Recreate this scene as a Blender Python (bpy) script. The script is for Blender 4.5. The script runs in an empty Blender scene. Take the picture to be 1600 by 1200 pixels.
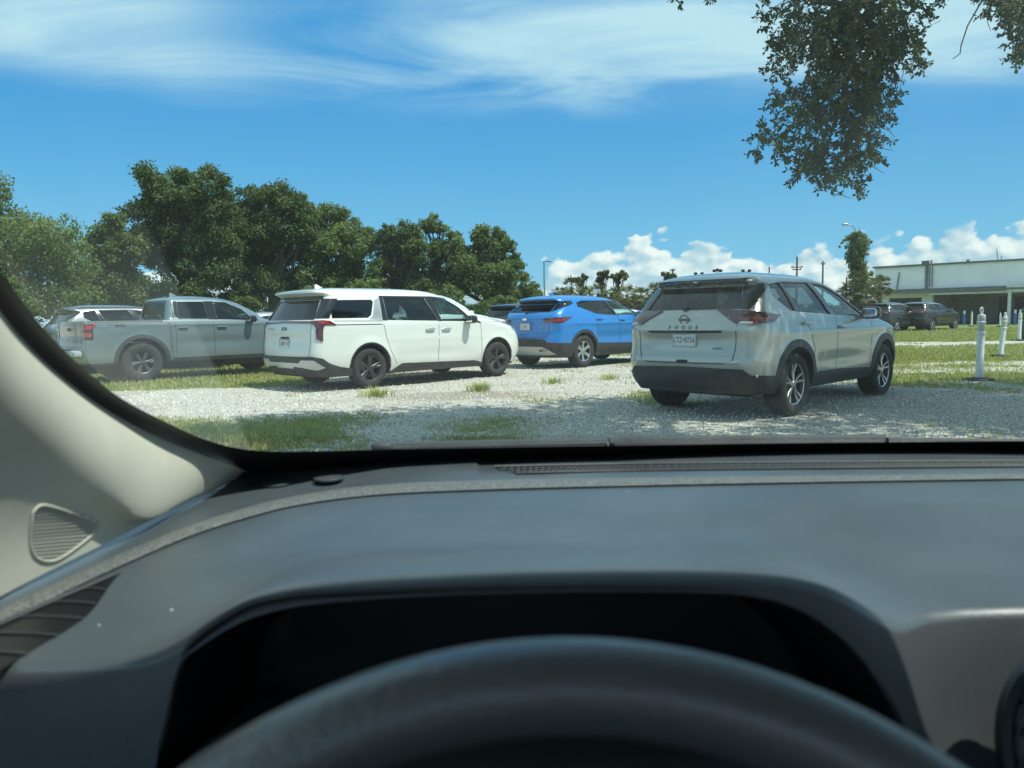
import bpy, bmesh, math, random
import numpy as np
from mathutils import Vector, Matrix, noise as mnoise
from mathutils.geometry import tessellate_polygon
random.seed(7); rng = np.random.default_rng(7)
C = bpy.context.scene
COL = C.collection
R = math.radians
# ------------------------------------------------------------------ camera
F_PX, H_CAM, PITCH, ROLL = 1175.0, 1.184, 0.088, -0.018
cp, sp_, cr, sr = math.cos(PITCH), math.sin(PITCH), math.cos(ROLL), math.sin(ROLL)
FWD = Vector((0, cp, -sp_)); UP0 = Vector((0, sp_, cp)); RT0 = Vector((1, 0, 0))
RT = cr*RT0 + sr*UP0; UP = -sr*RT0 + cr*UP0
EYE = Vector((0, 0, H_CAM))
cam_d = bpy.data.cameras.new('camera'); cam = bpy.data.objects.new('camera', cam_d); COL.objects.link(cam)
M3 = Matrix((RT, UP, -FWD)).transposed()
cam.matrix_world = Matrix.Translation(EYE) @ M3.to_4x4()
cam_d.sensor_width = 36; cam_d.lens = 36*F_PX/1600; cam_d.clip_start = 0.01; cam_d.clip_end = 3000
cam_d.dof.use_dof = True; cam_d.dof.focus_distance = 13.0; cam_d.dof.aperture_fstop = 8.5
C.camera = cam
def ray(u, v): return (FWD + RT*((u-800)/F_PX) + UP*((600-v)/F_PX))
def on_ground(u, v, z=0.0):
    d = ray(u, v); return EYE + d*((z-H_CAM)/d.z)
def at_y(u, v, y): d = ray(u, v); return EYE + d*(y/d.y)
def at_x(u, v, x): d = ray(u, v); return EYE + d*(x/d.x)
# ------------------------------------------------------------------ sun, sky, exposure
SUN_AZ, SUN_EL = R(114), R(60)
sd = bpy.data.lights.new('sun', 'SUN'); sun = bpy.data.objects.new('sun', sd); COL.objects.link(sun)
sd.energy = 4.2; sd.angle = R(0.55); sd.color = (1.0, 0.955, 0.88)
SDIR = Vector((math.sin(SUN_AZ)*math.cos(SUN_EL), math.cos(SUN_AZ)*math.cos(SUN_EL), math.sin(SUN_EL)))
sun.rotation_euler = SDIR.to_track_quat('Z', 'Y').to_euler()
C.view_settings.view_transform = 'Standard'; C.view_settings.look = 'None'
C.view_settings.exposure = 0.58; C.view_settings.gamma = 1.0
C.render.engine = 'CYCLES'
C.cycles.max_bounces = 10; C.cycles.transparent_max_bounces = 24; C.cycles.caustics_reflective = False; C.cycles.caustics_refractive = False

class NT:
    def __init__(s, tree): s.t = tree; s.n = tree.nodes; s.l = tree.links
    def _in(s, sock, v):
        if isinstance(v, bpy.types.NodeSocket): s.l.new(v, sock)
        elif v is not None:
            try: sock.default_value = v
            except Exception: sock.default_value = (v, v, v)
    def m(s, op, a, b=None, c=None, clamp=False):
        n = s.n.new('ShaderNodeMath'); n.operation = op; n.use_clamp = clamp
        for k, v in enumerate((a, b, c)):
            if v is not None: s._in(n.inputs[k], v)
        return n.outputs[0]
    def ss(s, x, a, b):   # smoothstep
        n = s.n.new('ShaderNodeMapRange'); n.interpolation_type = 'SMOOTHSTEP'
        s._in(n.inputs[0], x); n.inputs[1].default_value = a; n.inputs[2].default_value = b
        n.inputs[3].default_value = 0; n.inputs[4].default_value = 1; return n.outputs[0]
    def noise(s, vec, scale, det=4, rough=.5, dist=0.0):
        n = s.n.new('ShaderNodeTexNoise'); s._in(n.inputs['Vector'], vec)
        n.inputs['Scale'].default_value = scale; n.inputs['Detail'].default_value = det
        n.inputs['Roughness'].default_value = rough; n.inputs['Distortion'].default_value = dist
        return n.outputs[0]
    def vor(s, vec, scale, feat='F1', rnd=1.0, out=0):
        n = s.n.new('ShaderNodeTexVoronoi'); n.feature = feat; s._in(n.inputs['Vector'], vec)
        n.inputs['Scale'].default_value = scale; n.inputs['Randomness'].default_value = rnd
        return n.outputs[out]
    def sep(s, v): n = s.n.new('ShaderNodeSeparateXYZ'); s._in(n.inputs[0], v); return n.outputs
    def comb(s, x, y, z):
        n = s.n.new('ShaderNodeCombineXYZ')
        for k, v in enumerate((x, y, z)): s._in(n.inputs[k], v)
        return n.outputs[0]
    def mix(s, f, a, b):
        n = s.n.new('ShaderNodeMix'); n.data_type = 'RGBA'; s._in(n.inputs[0], f)
        for k, v in ((6, a), (7, b)):
            if isinstance(v, tuple): v = (*v[:3], 1)
            s._in(n.inputs[k], v)
        return n.outputs[2]
    def mapping(s, v, sc=(1, 1, 1), loc=(0, 0, 0), rot=(0, 0, 0)):
        n = s.n.new('ShaderNodeMapping'); s._in(n.inputs[0], v)
        n.inputs['Scale'].default_value = sc; n.inputs['Location'].default_value = loc; n.inputs['Rotation'].default_value = rot
        return n.outputs[0]
    def bump(s, h, strength=.3, dist=.01, normal=None):
        n = s.n.new('ShaderNodeBump'); n.inputs['Strength'].default_value = strength; n.inputs['Distance'].default_value = dist
        s._in(n.inputs['Height'], h)
        if normal is not None: s._in(n.inputs['Normal'], normal)
        return n.outputs[0]

W = bpy.data.worlds.new('World'); C.world = W; W.use_nodes = True
T = NT(W.node_tree); T.n.clear()
sky = T.n.new('ShaderNodeTexSky'); sky.sky_type = 'NISHITA'; sky.sun_disc = False
sky.sun_elevation = SUN_EL; sky.sun_rotation = SUN_AZ; sky.altitude = 0; sky.air_density = 1.0; sky.dust_density = 0.3; sky.ozone_density = 2.2
tc = T.n.new('ShaderNodeTexCoord'); D = tc.outputs['Generated']
X_, Y_, Z_ = T.sep(D)
az = T.m('ARCTAN2', X_, Y_); el = T.m('ARCSINE', Z_)
hs = T.n.new('ShaderNodeHueSaturation'); hs.inputs['Saturation'].default_value = 1.22; hs.inputs['Value'].default_value = 1.0
T.l.new(sky.outputs[0], hs.inputs['Color'])
# deepen the horizon glow
grad = T.mix(T.ss(el, -.03, .32), (1.65, 4.70, 6.90), (.48, 2.86, 6.00)); grad = T.mix(T.ss(el, .35, 1.2), grad, (.45, 1.7, 4.2))
skyc = T.mix(.82, hs.outputs[0], grad)
# high thin cirrus on a plane far overhead
pz = T.m('ADD', Z_, .12)
cv = T.comb(T.m('DIVIDE', X_, pz), T.m('DIVIDE', Y_, pz), 0.0)
cvs = T.mapping(cv, sc=(.8, 1.5, 1), rot=(0, 0, R(-18)))
n1 = T.noise(cvs, 1.1, 8, .58, 1.2)
n2 = T.noise(T.mapping(cv, sc=(.35, .8, 1), loc=(3.1, 1.7, 0), rot=(0, 0, R(12))), 1.0, 3, .5, .5)
edge = T.m('SUBTRACT', .272, T.m('MULTIPLY', T.m('MAXIMUM', az, 0.0), .055))
edge = T.m('ADD', edge, T.m('MULTIPLY', T.m('SUBTRACT', T.noise(T.comb(T.m('MULTIPLY', az, 4.0), 0.3, .2), 1.0, 3), .5), .05))
em = T.ss(T.m('SUBTRACT', el, edge), -.025, .035)
gap = T.m('MULTIPLY', T.ss(T.m('ABSOLUTE', T.m('ADD', az, .26)), .22, .05), T.ss(el, .27, .40))
cov = T.m('ADD', T.m('MULTIPLY', T.ss(n1, .33, .72), .9), T.m('MULTIPLY', T.m('MULTIPLY', T.ss(az, -.15, .12), T.ss(n2, .25, .6)), .42))
cov = T.m('ADD', cov, T.m('MULTIPLY', T.ss(az, -.22, -.42), T.m('ADD', .22, T.m('MULTIPLY', n2, .8))))
cir = T.m('MULTIPLY', T.m('MULTIPLY', cov, em), T.m('SUBTRACT', 1.0, T.m('MULTIPLY', gap, .72)), clamp=True)
cir = T.m('MULTIPLY', cir, .86)
c1 = T.mix(cir, skyc, (5.0, 6.7, 7.3))
# low cumulus row along the horizon
cc = T.comb(T.m('MULTIPLY', az, 1.0), T.m('MULTIPLY', el, 1.35), 0.0)
def cum(vec):
    a = T.noise(vec, 5.5, 2, .5)
    b = T.vor(T.mapping(vec, loc=(.3, .1, 0)), 30.0, 'SMOOTH_F1')
    c = T.vor(vec, 75.0, 'SMOOTH_F1')
    d_ = T.noise(vec, 90.0, 5, .6)
    return a, T.m('ADD', T.m('ADD', T.m('MULTIPLY', b, -.070), T.m('MULTIPLY', c, -.028)), T.m('MULTIPLY', d_, .024))
a0, d0 = cum(cc)
top = T.m('ADD', T.m('ADD', .074, T.m('MULTIPLY', T.m('SUBTRACT', a0, .5), .15)), T.m('SUBTRACT', T.m('MULTIPLY', T.ss(az, .0, .10), .046), T.m('MULTIPLY', T.ss(az, .25, .6), .012)))
dens = T.m('ADD', T.m('SUBTRACT', top, el), d0)
mask = T.m('MULTIPLY', T.ss(dens, -.003, .007), T.ss(T.m('SUBTRACT', T.m('SUBTRACT', top, .024), el), -.010, .0))
a1, d1 = cum(T.mapping(cc, loc=(.006, .010, 0)))
sh = T.m('ADD', T.m('MULTIPLY', T.m('SUBTRACT', d0, d1), 34.0), T.m('ADD', .50, T.m('MULTIPLY', dens, -4.5)), clamp=True)
ccol = T.mix(sh, (3.9, 5.3, 6.1), (7.9, 8.1, 7.9))
low = T.m('MULTIPLY', T.ss(el, -.01, .045), .35)
ccol = T.mix(T.m('SUBTRACT', .30, low), ccol, skyc)
c2 = T.mix(T.m('MULTIPLY', mask, .95), c1, ccol)
W.cycles.sampling_method = 'MANUAL'; W.cycles.sample_map_resolution = 512
bg = T.n.new('ShaderNodeBackground'); T.l.new(c2, bg.inputs[0]); bg.inputs[1].default_value = 0.098
wo = T.n.new('ShaderNodeOutputWorld'); T.l.new(bg.outputs[0], wo.inputs[0])

# ------------------------------------------------------------------ tagging and mesh helpers
def tag(o, label=None, cat=None, group=None, kind=None):
    if label: o['label'] = label
    if cat: o['category'] = cat
    if group: o['group'] = group
    if kind: o['kind'] = kind
    return o
def empty(name, loc=(0, 0, 0), rz=0.0):
    o = bpy.data.objects.new(name, None); COL.objects.link(o); o.location = loc; o.rotation_euler = (0, 0, rz)
    o.empty_display_size = .2; return o
def link(name, me, parent=None, mats=None):
    o = bpy.data.objects.new(name, me); COL.objects.link(o)
    if parent is not None: o.parent = parent
    if mats:
        for m in (mats if isinstance(mats, (list, tuple)) else [mats]): me.materials.append(m)
    return o
def shade(me, angle=35):
    me.polygons.foreach_set('use_smooth', [True]*len(me.polygons))
    me.set_sharp_from_angle(angle=R(angle))
class MB:
    def __init__(s): s.v = []; s.f = []; s.mi = []
    def add(s, vs, fs, mi=0):
        k = len(s.v); s.v += [tuple(v) for v in vs]; s.f += [tuple(i+k for i in f) for f in fs]; s.mi += [mi]*len(fs); return s
    def box(s, c, size, rot=None, mi=0, taper=1.0):
        hx, hy, hz = size[0]/2, size[1]/2, size[2]/2
        vs = [Vector((x*hx*(taper if z > 0 else 1), y*hy*(taper if z > 0 else 1), z*hz)) for x in (-1, 1) for y in (-1, 1) for z in (-1, 1)]
        if rot is not None: vs = [rot @ v for v in vs]
        c = Vector(c)
        return s.add([v+c for v in vs], [(0, 1, 3, 2), (4, 6, 7, 5), (0, 4, 5, 1), (2, 3, 7, 6), (0, 2, 6, 4), (1, 5, 7, 3)], mi)
    def sell(s, c, size, n=3.5, rot=None, mi=0, nu=20, nv=12):   # superellipsoid
        vs = []; c = Vector(c)
        def p(x, e): return math.copysign(abs(x)**e, x)
        for j in range(1, nv):
            b = -math.pi/2+math.pi*j/nv
            for i in range(nu):
                a = 2*math.pi*i/nu; e = 2/n
                q = Vector((p(math.cos(b), e)*p(math.cos(a), e)*size[0]/2, p(math.cos(b), e)*p(math.sin(a), e)*size[1]/2, p(math.sin(b), e)*size[2]/2))
                vs.append((rot @ q if rot is not None else q)+c)
        for z in (-1, 1):
            q = Vector((0, 0, z*size[2]/2)); vs.append((rot @ q if rot is not None else q)+c)
        fs = []
        for j in range(nv-2):
            for i in range(nu): fs.append((j*nu+i, j*nu+(i+1) % nu, (j+1)*nu+(i+1) % nu, (j+1)*nu+i))
        L_ = (nv-1)*nu
        for i in range(nu): fs.append((L_, (i+1) % nu, i)); fs.append((L_+1, (nv-2)*nu+i, (nv-2)*nu+(i+1) % nu))
        return s.add(vs, fs, mi)
    def tube(s, pts, rad, seg=8, mi=0, closed=False, cap=True, flat=1.0):
        pts = [Vector(p) for p in pts]; n = len(pts)
        rad = rad if isinstance(rad, (list, tuple)) else [rad]*n
        vs = []; prev = None
        for i, p in enumerate(pts):
            if closed: t = pts[(i+1) % n]-pts[i-1]
            else: t = pts[min(i+1, n-1)]-pts[max(i-1, 0)]
            t.normalize()
            if prev is None:
                a = Vector((0, 0, 1)) if abs(t.z) < .9 else Vector((1, 0, 0)); x = t.cross(a).normalized()
            else: x = (prev-t*prev.dot(t)).normalized()
            prev = x; y = t.cross(x)
            for k in range(seg):
                a = 2*math.pi*k/seg; vs.append(p+x*math.cos(a)*rad[i]+y*math.sin(a)*rad[i]*flat)
        fs = []
        m = n if closed else n-1
        for i in range(m):
            j = (i+1) % n
            for k in range(seg): fs.append((i*seg+k, i*seg+(k+1) % seg, j*seg+(k+1) % seg, j*seg+k))
        if cap and not closed: fs.append(tuple(range(seg-1, -1, -1))); fs.append(tuple((n-1)*seg+k for k in range(seg)))
        return s.add(vs, fs, mi)
    def lathe(s, prof, origin=(0, 0, 0), axis='Z', seg=32, mi=0, closed=False, caps=False):   # prof: (r, h)
        vs = []; o = Vector(origin)
        for r, h in prof:
            for k in range(seg):
                a = 2*math.pi*k/seg; x, y = r*math.cos(a), r*math.sin(a)
                vs.append(o+(Vector((x, y, h)) if axis == 'Z' else Vector((x, h, y)) if axis == 'Y' else Vector((h, x, y))))
        n = len(prof); fs = []
        for i in range(n if closed else n-1):
            j = (i+1) % n
            for k in range(seg): fs.append((i*seg+k, i*seg+(k+1) % seg, j*seg+(k+1) % seg, j*seg+k))
        if not closed and caps:
            if prof[0][0] > 1e-5: fs.append(tuple(range(seg)))
            if prof[-1][0] > 1e-5: fs.append(tuple((n-1)*seg+k for k in range(seg)))
        return s.add(vs, fs, mi)
    def prism(s, poly, a, b, axis='Y', mi=0):   # polygon (p,q); extruded along axis from a to b
        n = len(poly); vs = []
        for h in (a, b):
            for p, q in poly: vs.append((p, h, q) if axis == 'Y' else (h, p, q) if axis == 'X' else (p, q, h))
        fs = [tuple(range(n)), tuple(range(2*n-1, n-1, -1))]+[(i, i+n, (i+1) % n+n, (i+1) % n) for i in range(n)]
        return s.add(vs, fs, mi)
    def build(s, name, mats, parent=None, smooth=35, fix=True):
        me = bpy.data.meshes.new(name); me.from_pydata(s.v, [], s.f); 
        me.polygons.foreach_set('material_index', s.mi); me.update()
        if fix:
            bm = bmesh.new(); bm.from_mesh(me); bmesh.ops.recalc_face_normals(bm, faces=bm.faces); bm.to_mesh(me); bm.free()
        if smooth: shade(me, smooth)
        return link(name, me, parent, mats)
def quads_obj(name, V, mats, parent=None, mi=None):   # V: (N,k,3) faces with k corners each
    N, k = V.shape[0], V.shape[1]
    me = bpy.data.meshes.new(name); me.vertices.add(N*k); me.vertices.foreach_set('co', V.reshape(-1).astype(np.float32))
    me.loops.add(N*k); me.loops.foreach_set('vertex_index', np.arange(N*k, dtype=np.int32))
    me.polygons.add(N); me.polygons.foreach_set('loop_start', np.arange(0, N*k, k, dtype=np.int32))
    try: me.polygons.foreach_set('loop_total', np.full(N, k, dtype=np.int32))
    except Exception: pass
    if mi is not None: me.polygons.foreach_set('material_index', mi.astype(np.int32))
    me.update(); me.validate()
    return link(name, me, parent, mats)

# ------------------------------------------------------------------ materials
def mat(name, col=(.5, .5, .5), rough=.5, metal=0.0, coat=0.0, coat_r=.03, spec=.5, build=None, **kw):
    m = bpy.data.materials.new(name); m.use_nodes = True; t = NT(m.node_tree)
    b = t.n.get('Principled BSDF')
    b.inputs['Base Color'].default_value = (*col, 1); b.inputs['Roughness'].default_value = rough
    b.inputs['Metallic'].default_value = metal; b.inputs['Coat Weight'].default_value = coat
    b.inputs['Coat Roughness'].default_value = coat_r; b.inputs['Specular IOR Level'].default_value = spec
    if build: build(t, b)
    return m
def obj_co(t): return t.n.new('ShaderNodeTexCoord').outputs['Object']
def pos(t): return t.n.new('ShaderNodeNewGeometry').outputs['Position']
def vary(col, amt=.25, scale=6, bump=0.0, bscale=80, rvar=0.0, bd=.004):
    def f(t, b):
        co = obj_co(t); n = t.noise(co, scale, 5, .6)
        c2 = tuple(c*(1-amt) for c in col); c3 = tuple(min(1, c*(1+amt)) for c in col)
        t.l.new(t.mix(t.ss(n, .3, .7), c2, c3), b.inputs['Base Color'])
        if rvar:
            r0 = b.inputs['Roughness'].default_value
            t.l.new(t.m('ADD', t.m('MULTIPLY', t.m('SUBTRACT', n, .5), rvar*2), r0), b.inputs['Roughness'])
        if bump: t.l.new(t.bump(t.noise(co, bscale, 3, .5), bump, bd), b.inputs['Normal'])
    return f
def paint(name, col, metal=0.0, rough=.32):
    def f(t, b):
        co = obj_co(t)
        dust = t.m('MULTIPLY', t.ss(t.sep(co)[2], .75, .25), t.noise(co, 4, 5, .6))
        c = t.mix(t.m('MULTIPLY', dust, .45), col, (.30, .29, .26))
        t.l.new(c, b.inputs['Base Color'])
        t.l.new(t.m('ADD', rough, t.m('MULTIPLY', t.noise(co, 9, 4), .08)), b.inputs['Roughness'])
        t.l.new(t.m('ADD', .02, t.m('MULTIPLY', t.noise(co, 3, 3), .09)), b.inputs['Coat Roughness'])
        t.l.new(t.m('MULTIPLY', t.m('SUBTRACT', 1.0, dust), metal), b.inputs['Metallic'])
    return mat(name, col, rough, metal, coat=1.0, build=f)
def glass(name, tr, r0=.05, tint_gloss=(1, 1, 1), rough=.0):
    m = bpy.data.materials.new(name); m.use_nodes = True; t = NT(m.node_tree); t.n.clear()
    a = t.n.new('ShaderNodeBsdfTransparent'); a.inputs[0].default_value = (*tr, 1)
    g = t.n.new('ShaderNodeBsdfGlossy'); g.inputs['Roughness'].default_value = rough; g.inputs[0].default_value = (*tint_gloss, 1)
    lw = t.n.new('ShaderNodeLayerWeight'); lw.inputs[0].default_value = .5
    fac = t.m('ADD', r0, t.m('MULTIPLY', t.m('POWER', lw.outputs['Facing'], 5.0), 1-r0))
    mx = t.n.new('ShaderNodeMixShader'); t.l.new(fac, mx.inputs[0]); t.l.new(a.outputs[0], mx.inputs[1]); t.l.new(g.outputs[0], mx.inputs[2])
    o = t.n.new('ShaderNodeOutputMaterial'); t.l.new(mx.outputs[0], o.inputs[0]); return m
def leafmat(name, c1, c2, trans=.35, scale=1.3):
    m = bpy.data.materials.new(name); m.use_nodes = True; t = NT(m.node_tree); t.n.clear()
    p = pos(t)
    n = t.noise(p, scale, 3, .6); n_ = t.noise(p, scale*9, 2, .6)
    f = t.m('ADD', t.m('MULTIPLY', t.ss(n, .3, .7), .6), t.m('MULTIPLY', t.ss(n_, .3, .7), .4))
    col = t.mix(f, c1, c2)
    d = t.n.new('ShaderNodeBsdfPrincipled'); t.l.new(col, d.inputs['Base Color']); d.inputs['Roughness'].default_value = .55; d.inputs['Specular IOR Level'].default_value = .35
    tr = t.n.new('ShaderNodeBsdfTranslucent'); t.l.new(t.mix(.5, col, (c2[0]*1.5, c2[1]*1.6, c2[2]*.8)), tr.inputs[0])
    mx = t.n.new('ShaderNodeMixShader'); mx.inputs[0].default_value = trans
    t.l.new(d.outputs[0], mx.inputs[1]); t.l.new(tr.outputs[0], mx.inputs[2])
    o = t.n.new('ShaderNodeOutputMaterial'); t.l.new(mx.outputs[0], o.inputs[0]); return m
M_TYRE = mat('tyre rubber', rough=.85, build=vary((.028, .028, .028), .3, 12, .4, 60))
M_PLAST = mat('black plastic cladding', rough=.55, build=vary((.030, .032, .034), .25, 8, .3, 300, bd=.002))
M_GBLK = mat('gloss black trim', (.012, .012, .013), .12, coat=.5)
M_DARK = mat('dark cabin lining', rough=.8, build=vary((.02, .02, .021), .2))
M_SEAT = mat('seat cloth', rough=.85, build=vary((.05, .05, .052), .2, 10, .3, 200))
M_SEATL = mat('light seat cloth', rough=.8, build=vary((.35, .36, .35), .15, 10, .3, 200))
M_RIM = mat('machined alloy', (.55, .56, .57), .28, .9)
M_RIMD = mat('dark wheel paint', (.035, .036, .038), .35, .3, coat=.4)
M_RIMG = mat('grey wheel paint', (.11, .115, .12), .4, .5)
M_CHR = mat('chrome', (.75, .76, .78), .12, 1.0)
M_SATIN = mat('satin silver trim', (.45, .47, .47), .35, .7)
M_GAP = mat('panel gap', (.01, .01, .01), .7)
M_RED = mat('red lamp lens', (.42, .010, .010), .12, coat=1.0, build=lambda t, b: t.l.new(t.mix(t.ss(t.noise(obj_co(t), 18, 3), .35, .65), (.16, .006, .008), (.5, .02, .018)), b.inputs['Base Color']))
M_DRED = mat('smoked red lens', (.10, .010, .015), .10, coat=1.0, build=lambda t, b: t.l.new(t.mix(t.ss(t.noise(obj_co(t), 14, 3), .35, .65), (.03, .006, .010), (.12, .012, .02)), b.inputs['Base Color']))
M_CLEARL = mat('clear lamp lens', (.55, .56, .57), .1, coat=1.0, metal=.4)
M_PLATE = mat('plate paint', rough=.4, build=vary((.62, .63, .62), .06, 30))
M_INK = mat('plate ink', (.03, .04, .06), .5)
M_INKG = mat('faded plate ink', (.12, .2, .22), .5)
G_PRIV = glass('privacy glass', (.22, .25, .25), .06)
G_DPRIV = glass('dark privacy glass', (.045, .05, .05), .06)
G_SIDE = glass('green side glass', (.74, .90, .87), .055)
G_WIND = glass('windscreen glass', (.80, .885, .865), .035)
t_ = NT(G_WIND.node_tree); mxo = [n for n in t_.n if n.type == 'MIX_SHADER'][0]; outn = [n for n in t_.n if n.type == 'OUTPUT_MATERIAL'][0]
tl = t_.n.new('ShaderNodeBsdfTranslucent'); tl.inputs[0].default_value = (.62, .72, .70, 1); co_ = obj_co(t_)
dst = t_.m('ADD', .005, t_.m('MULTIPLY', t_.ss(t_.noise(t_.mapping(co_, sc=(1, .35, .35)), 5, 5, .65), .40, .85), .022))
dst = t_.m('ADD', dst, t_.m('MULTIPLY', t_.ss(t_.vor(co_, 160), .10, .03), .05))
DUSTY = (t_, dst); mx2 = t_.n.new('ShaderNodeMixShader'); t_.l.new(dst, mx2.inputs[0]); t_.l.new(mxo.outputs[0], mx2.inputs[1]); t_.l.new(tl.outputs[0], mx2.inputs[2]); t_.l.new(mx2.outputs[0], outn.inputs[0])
# ------------------------------------------------------------------ vehicle hull built from horizontal slices
def pchip(xk, yk):
    xk = np.array(xk, float); yk = np.array(yk, float); h = np.diff(xk); d = np.diff(yk)/h; m = np.zeros(len(xk))
    for i in range(1, len(xk)-1):
        if d[i-1]*d[i] > 0:
            w1, w2 = 2*h[i]+h[i-1], h[i]+2*h[i-1]; m[i] = (w1+w2)/(w1/d[i-1]+w2/d[i])
    m[0], m[-1] = d[0], d[-1]
    def f(x):
        x = min(max(x, xk[0]), xk[-1]); i = min(max(int(np.searchsorted(xk, x))-1, 0), len(h)-1); t = (x-xk[i])/h[i]
        return (2*t**3-3*t*t+1)*yk[i]+(t**3-2*t*t+t)*h[i]*m[i]+(-2*t**3+3*t*t)*yk[i+1]+(t**3-t*t)*h[i]*m[i+1]
    return f
class Hull:
    NR, NCn, NS, NF = 9, 12, 60, 9
    def __init__(s, S):
        s.S = S; zk = S['z']; s.xr = pchip(zk, S['xr']); s.xf = pchip(zk, S['xf']); s.w = pchip(zk, S['w'])
        s.zs, s.zt = zk[-1], S['top']; s.cache = {}
        s.step = S.get('step')
    def dims(s, z):
        if z <= s.zs:
            xr = s.xr(z)
            if s.step and z > s.step[0]: xr = s.step[1]+(z-s.step[0])*s.step[2]
            return xr, s.xf(z), s.w(z)
        t = min((z-s.zs)/(s.zt-s.zs), .9995); q = 1-t**1.35
        xr0, xf0, w0 = s.dims(s.zs); Lr, Lf = s.S['roof']
        return xr0+Lr*(1-q**.5), xf0-Lf*(1-q**.5), w0*q**(1/2.7)
    def outline(s, z):
        k = round(z, 4)
        if k in s.cache: return s.cache[k]
        S = s.S; xr, xf, w = s.dims(z); top = z > S['belt']
        ryr, rxr, ryf, rxf = S['cr']; 
        if z > S['belt']-.05:
            b = min(1, (z-S['belt']+.05)/.15); c2 = S['crt']
            ryr, rxr, ryf, rxf = [a*(1-b)+c*b for a, c in zip((ryr, rxr, ryf, rxf), c2)]
        elif z > S['hood']:
            b = min(1, (z-S['hood'])/.1); rxf = rxf*(1-b)+S['hoodr']*b; ryf = ryf*(1-b)+.45*b
        sc = min(1, w/.6); ryr, ryf = ryr*sc, ryf*sc
        L = xf-xr; rxr = min(rxr, L*.35); rxf = min(rxf, L*.42)
        n = 2/2.4
        pts = [(xr, y) for y in np.linspace(0, w-ryr, s.NR)[:-1]]
        for t in np.linspace(0, math.pi/2, s.NCn): pts.append((xr+rxr*(1-math.cos(t)**n), w-ryr+ryr*math.sin(t)**n))
        for x in np.linspace(xr+rxr, xf-rxf, s.NS)[1:-1]: pts.append((x, w))
        for t in np.linspace(math.pi/2, 0, s.NCn): pts.append((xf-rxf*(1-math.cos(t)**n), w-ryf+ryf*math.sin(t)**n))
        pts += [(xf, y) for y in np.linspace(w-ryf, 0, s.NF)[1:]]
        P = np.array(pts); x, y = P[:, 0].copy(), P[:, 1].copy()
        yy = np.clip(y/max(w, .01), 0, 1)
        wr = np.clip(1-(x-xr)/.7, 0, 1); wf = np.clip(1-(xf-x)/.7, 0, 1)
        P[:, 0] = x+S['bow'][0]*yy**2*wr-S['bow'][1]*yy**2*wf*(1 if z < S['belt'] else 1.4)
        x = P[:, 0]; Lc = S['L']
        g = 1-S['tap'][0]*np.clip((1.5-x)/1.5, 0, 1)**2-S['tap'][1]*np.clip((x-(Lc-1.6))/1.6, 0, 1)**2
        P[:, 1] = P[:, 1]*g
        m = yy > .9
        for wx in S['wx']:
            r = np.hypot(x-wx, z-S['r']); P[:, 1] += m*.020*np.exp(-((r-(S['r']+.09))/.07)**2)*(1 if z < S['belt']-.1 else 0)
        mid = (S['wx'][0]+S['wx'][1])/2
        P[:, 1] -= m*.022*math.exp(-((z-S['dip'])/.10)**2)*np.clip(1-np.abs(x-mid)/1.0, 0, 1)**.5
        P[:, 1] += m*S['crease'][1]*math.exp(-((z-S['crease'][0])/.035)**2)*np.clip(1-np.abs(x-mid)/2.0, 0, 1)**.4
        if 'rfeat' in S: P[:, 0] += S['rfeat'](P[:, 1], z)*(wr > .55)
        P[0, 1] = 0; P[-1, 1] = 0; P[:, 1] = np.maximum(P[:, 1], 0)
        s.cache[k] = P; return P
    def pt(s, mode, a, z, side=-1):
        if s.step and mode == 'rear' and z > s.step[0]: pass
        P = s.outline(z)
        if mode == 'side':
            x = P[:, 0]+np.arange(len(P))*1e-7; return Vector((a, np.interp(a, x, P[:, 1])*side, z))
        h = s.NR+s.NCn+4
        if mode == 'rear':
            return Vector((np.interp(abs(a), P[:h, 1]+np.arange(h)*1e-7, P[:h, 0]), a, z))
        if mode == 'front':
            Q = P[-h:][::-1]; return Vector((np.interp(abs(a), Q[:, 1]+np.arange(h)*1e-7, Q[:, 0]), a, z))
        if mode == 'wrap':
            d = np.concatenate([[0], np.cumsum(np.hypot(*np.diff(P, axis=0).T))])
            return Vector((np.interp(a, d, P[:, 0]), np.interp(a, d, P[:, 1])*side, z))
    def map(s, mode, a, z, off, side=-1):
        e = .012; p = s.pt(mode, a, z, side); pa = s.pt(mode, a+e, z, side)-s.pt(mode, a-e, z, side); pz = s.pt(mode, a, z+e, side)-s.pt(mode, a, z-e, side)
        n = pa.cross(pz)
        if n.length < 1e-9: n = Vector((0, side, 0))
        n.normalize(); c = Vector((s.S['L']/2, 0, .8))
        if mode == 'side' or mode == 'wrap':
            if mode == 'side': 
                if n.y*side < 0: n = -n
            else:
                if n.dot(p-c) < 0: n = -n
        elif mode == 'rear' and n.x > 0: n = -n
        elif mode == 'front' and n.x < 0: n = -n
        return p+n*off
    def levels(s):
        z0 = s.S['z'][0]; L = list(np.arange(z0, s.S['hood'], .045))+list(np.arange(s.S['hood'], s.S['belt']+.03, .014))+list(np.arange(s.S['belt']+.045, s.zs-.02, .03))
        if s.step: L = [z for z in L if abs(z-s.step[0]) > .006]+[s.step[0]-.001, s.step[0]+.001]; L.sort()
        for t in np.linspace(0, 1, 14): L.append(s.zs+(s.zt-s.zs)*(1-(1-t)**2))
        return L
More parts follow.
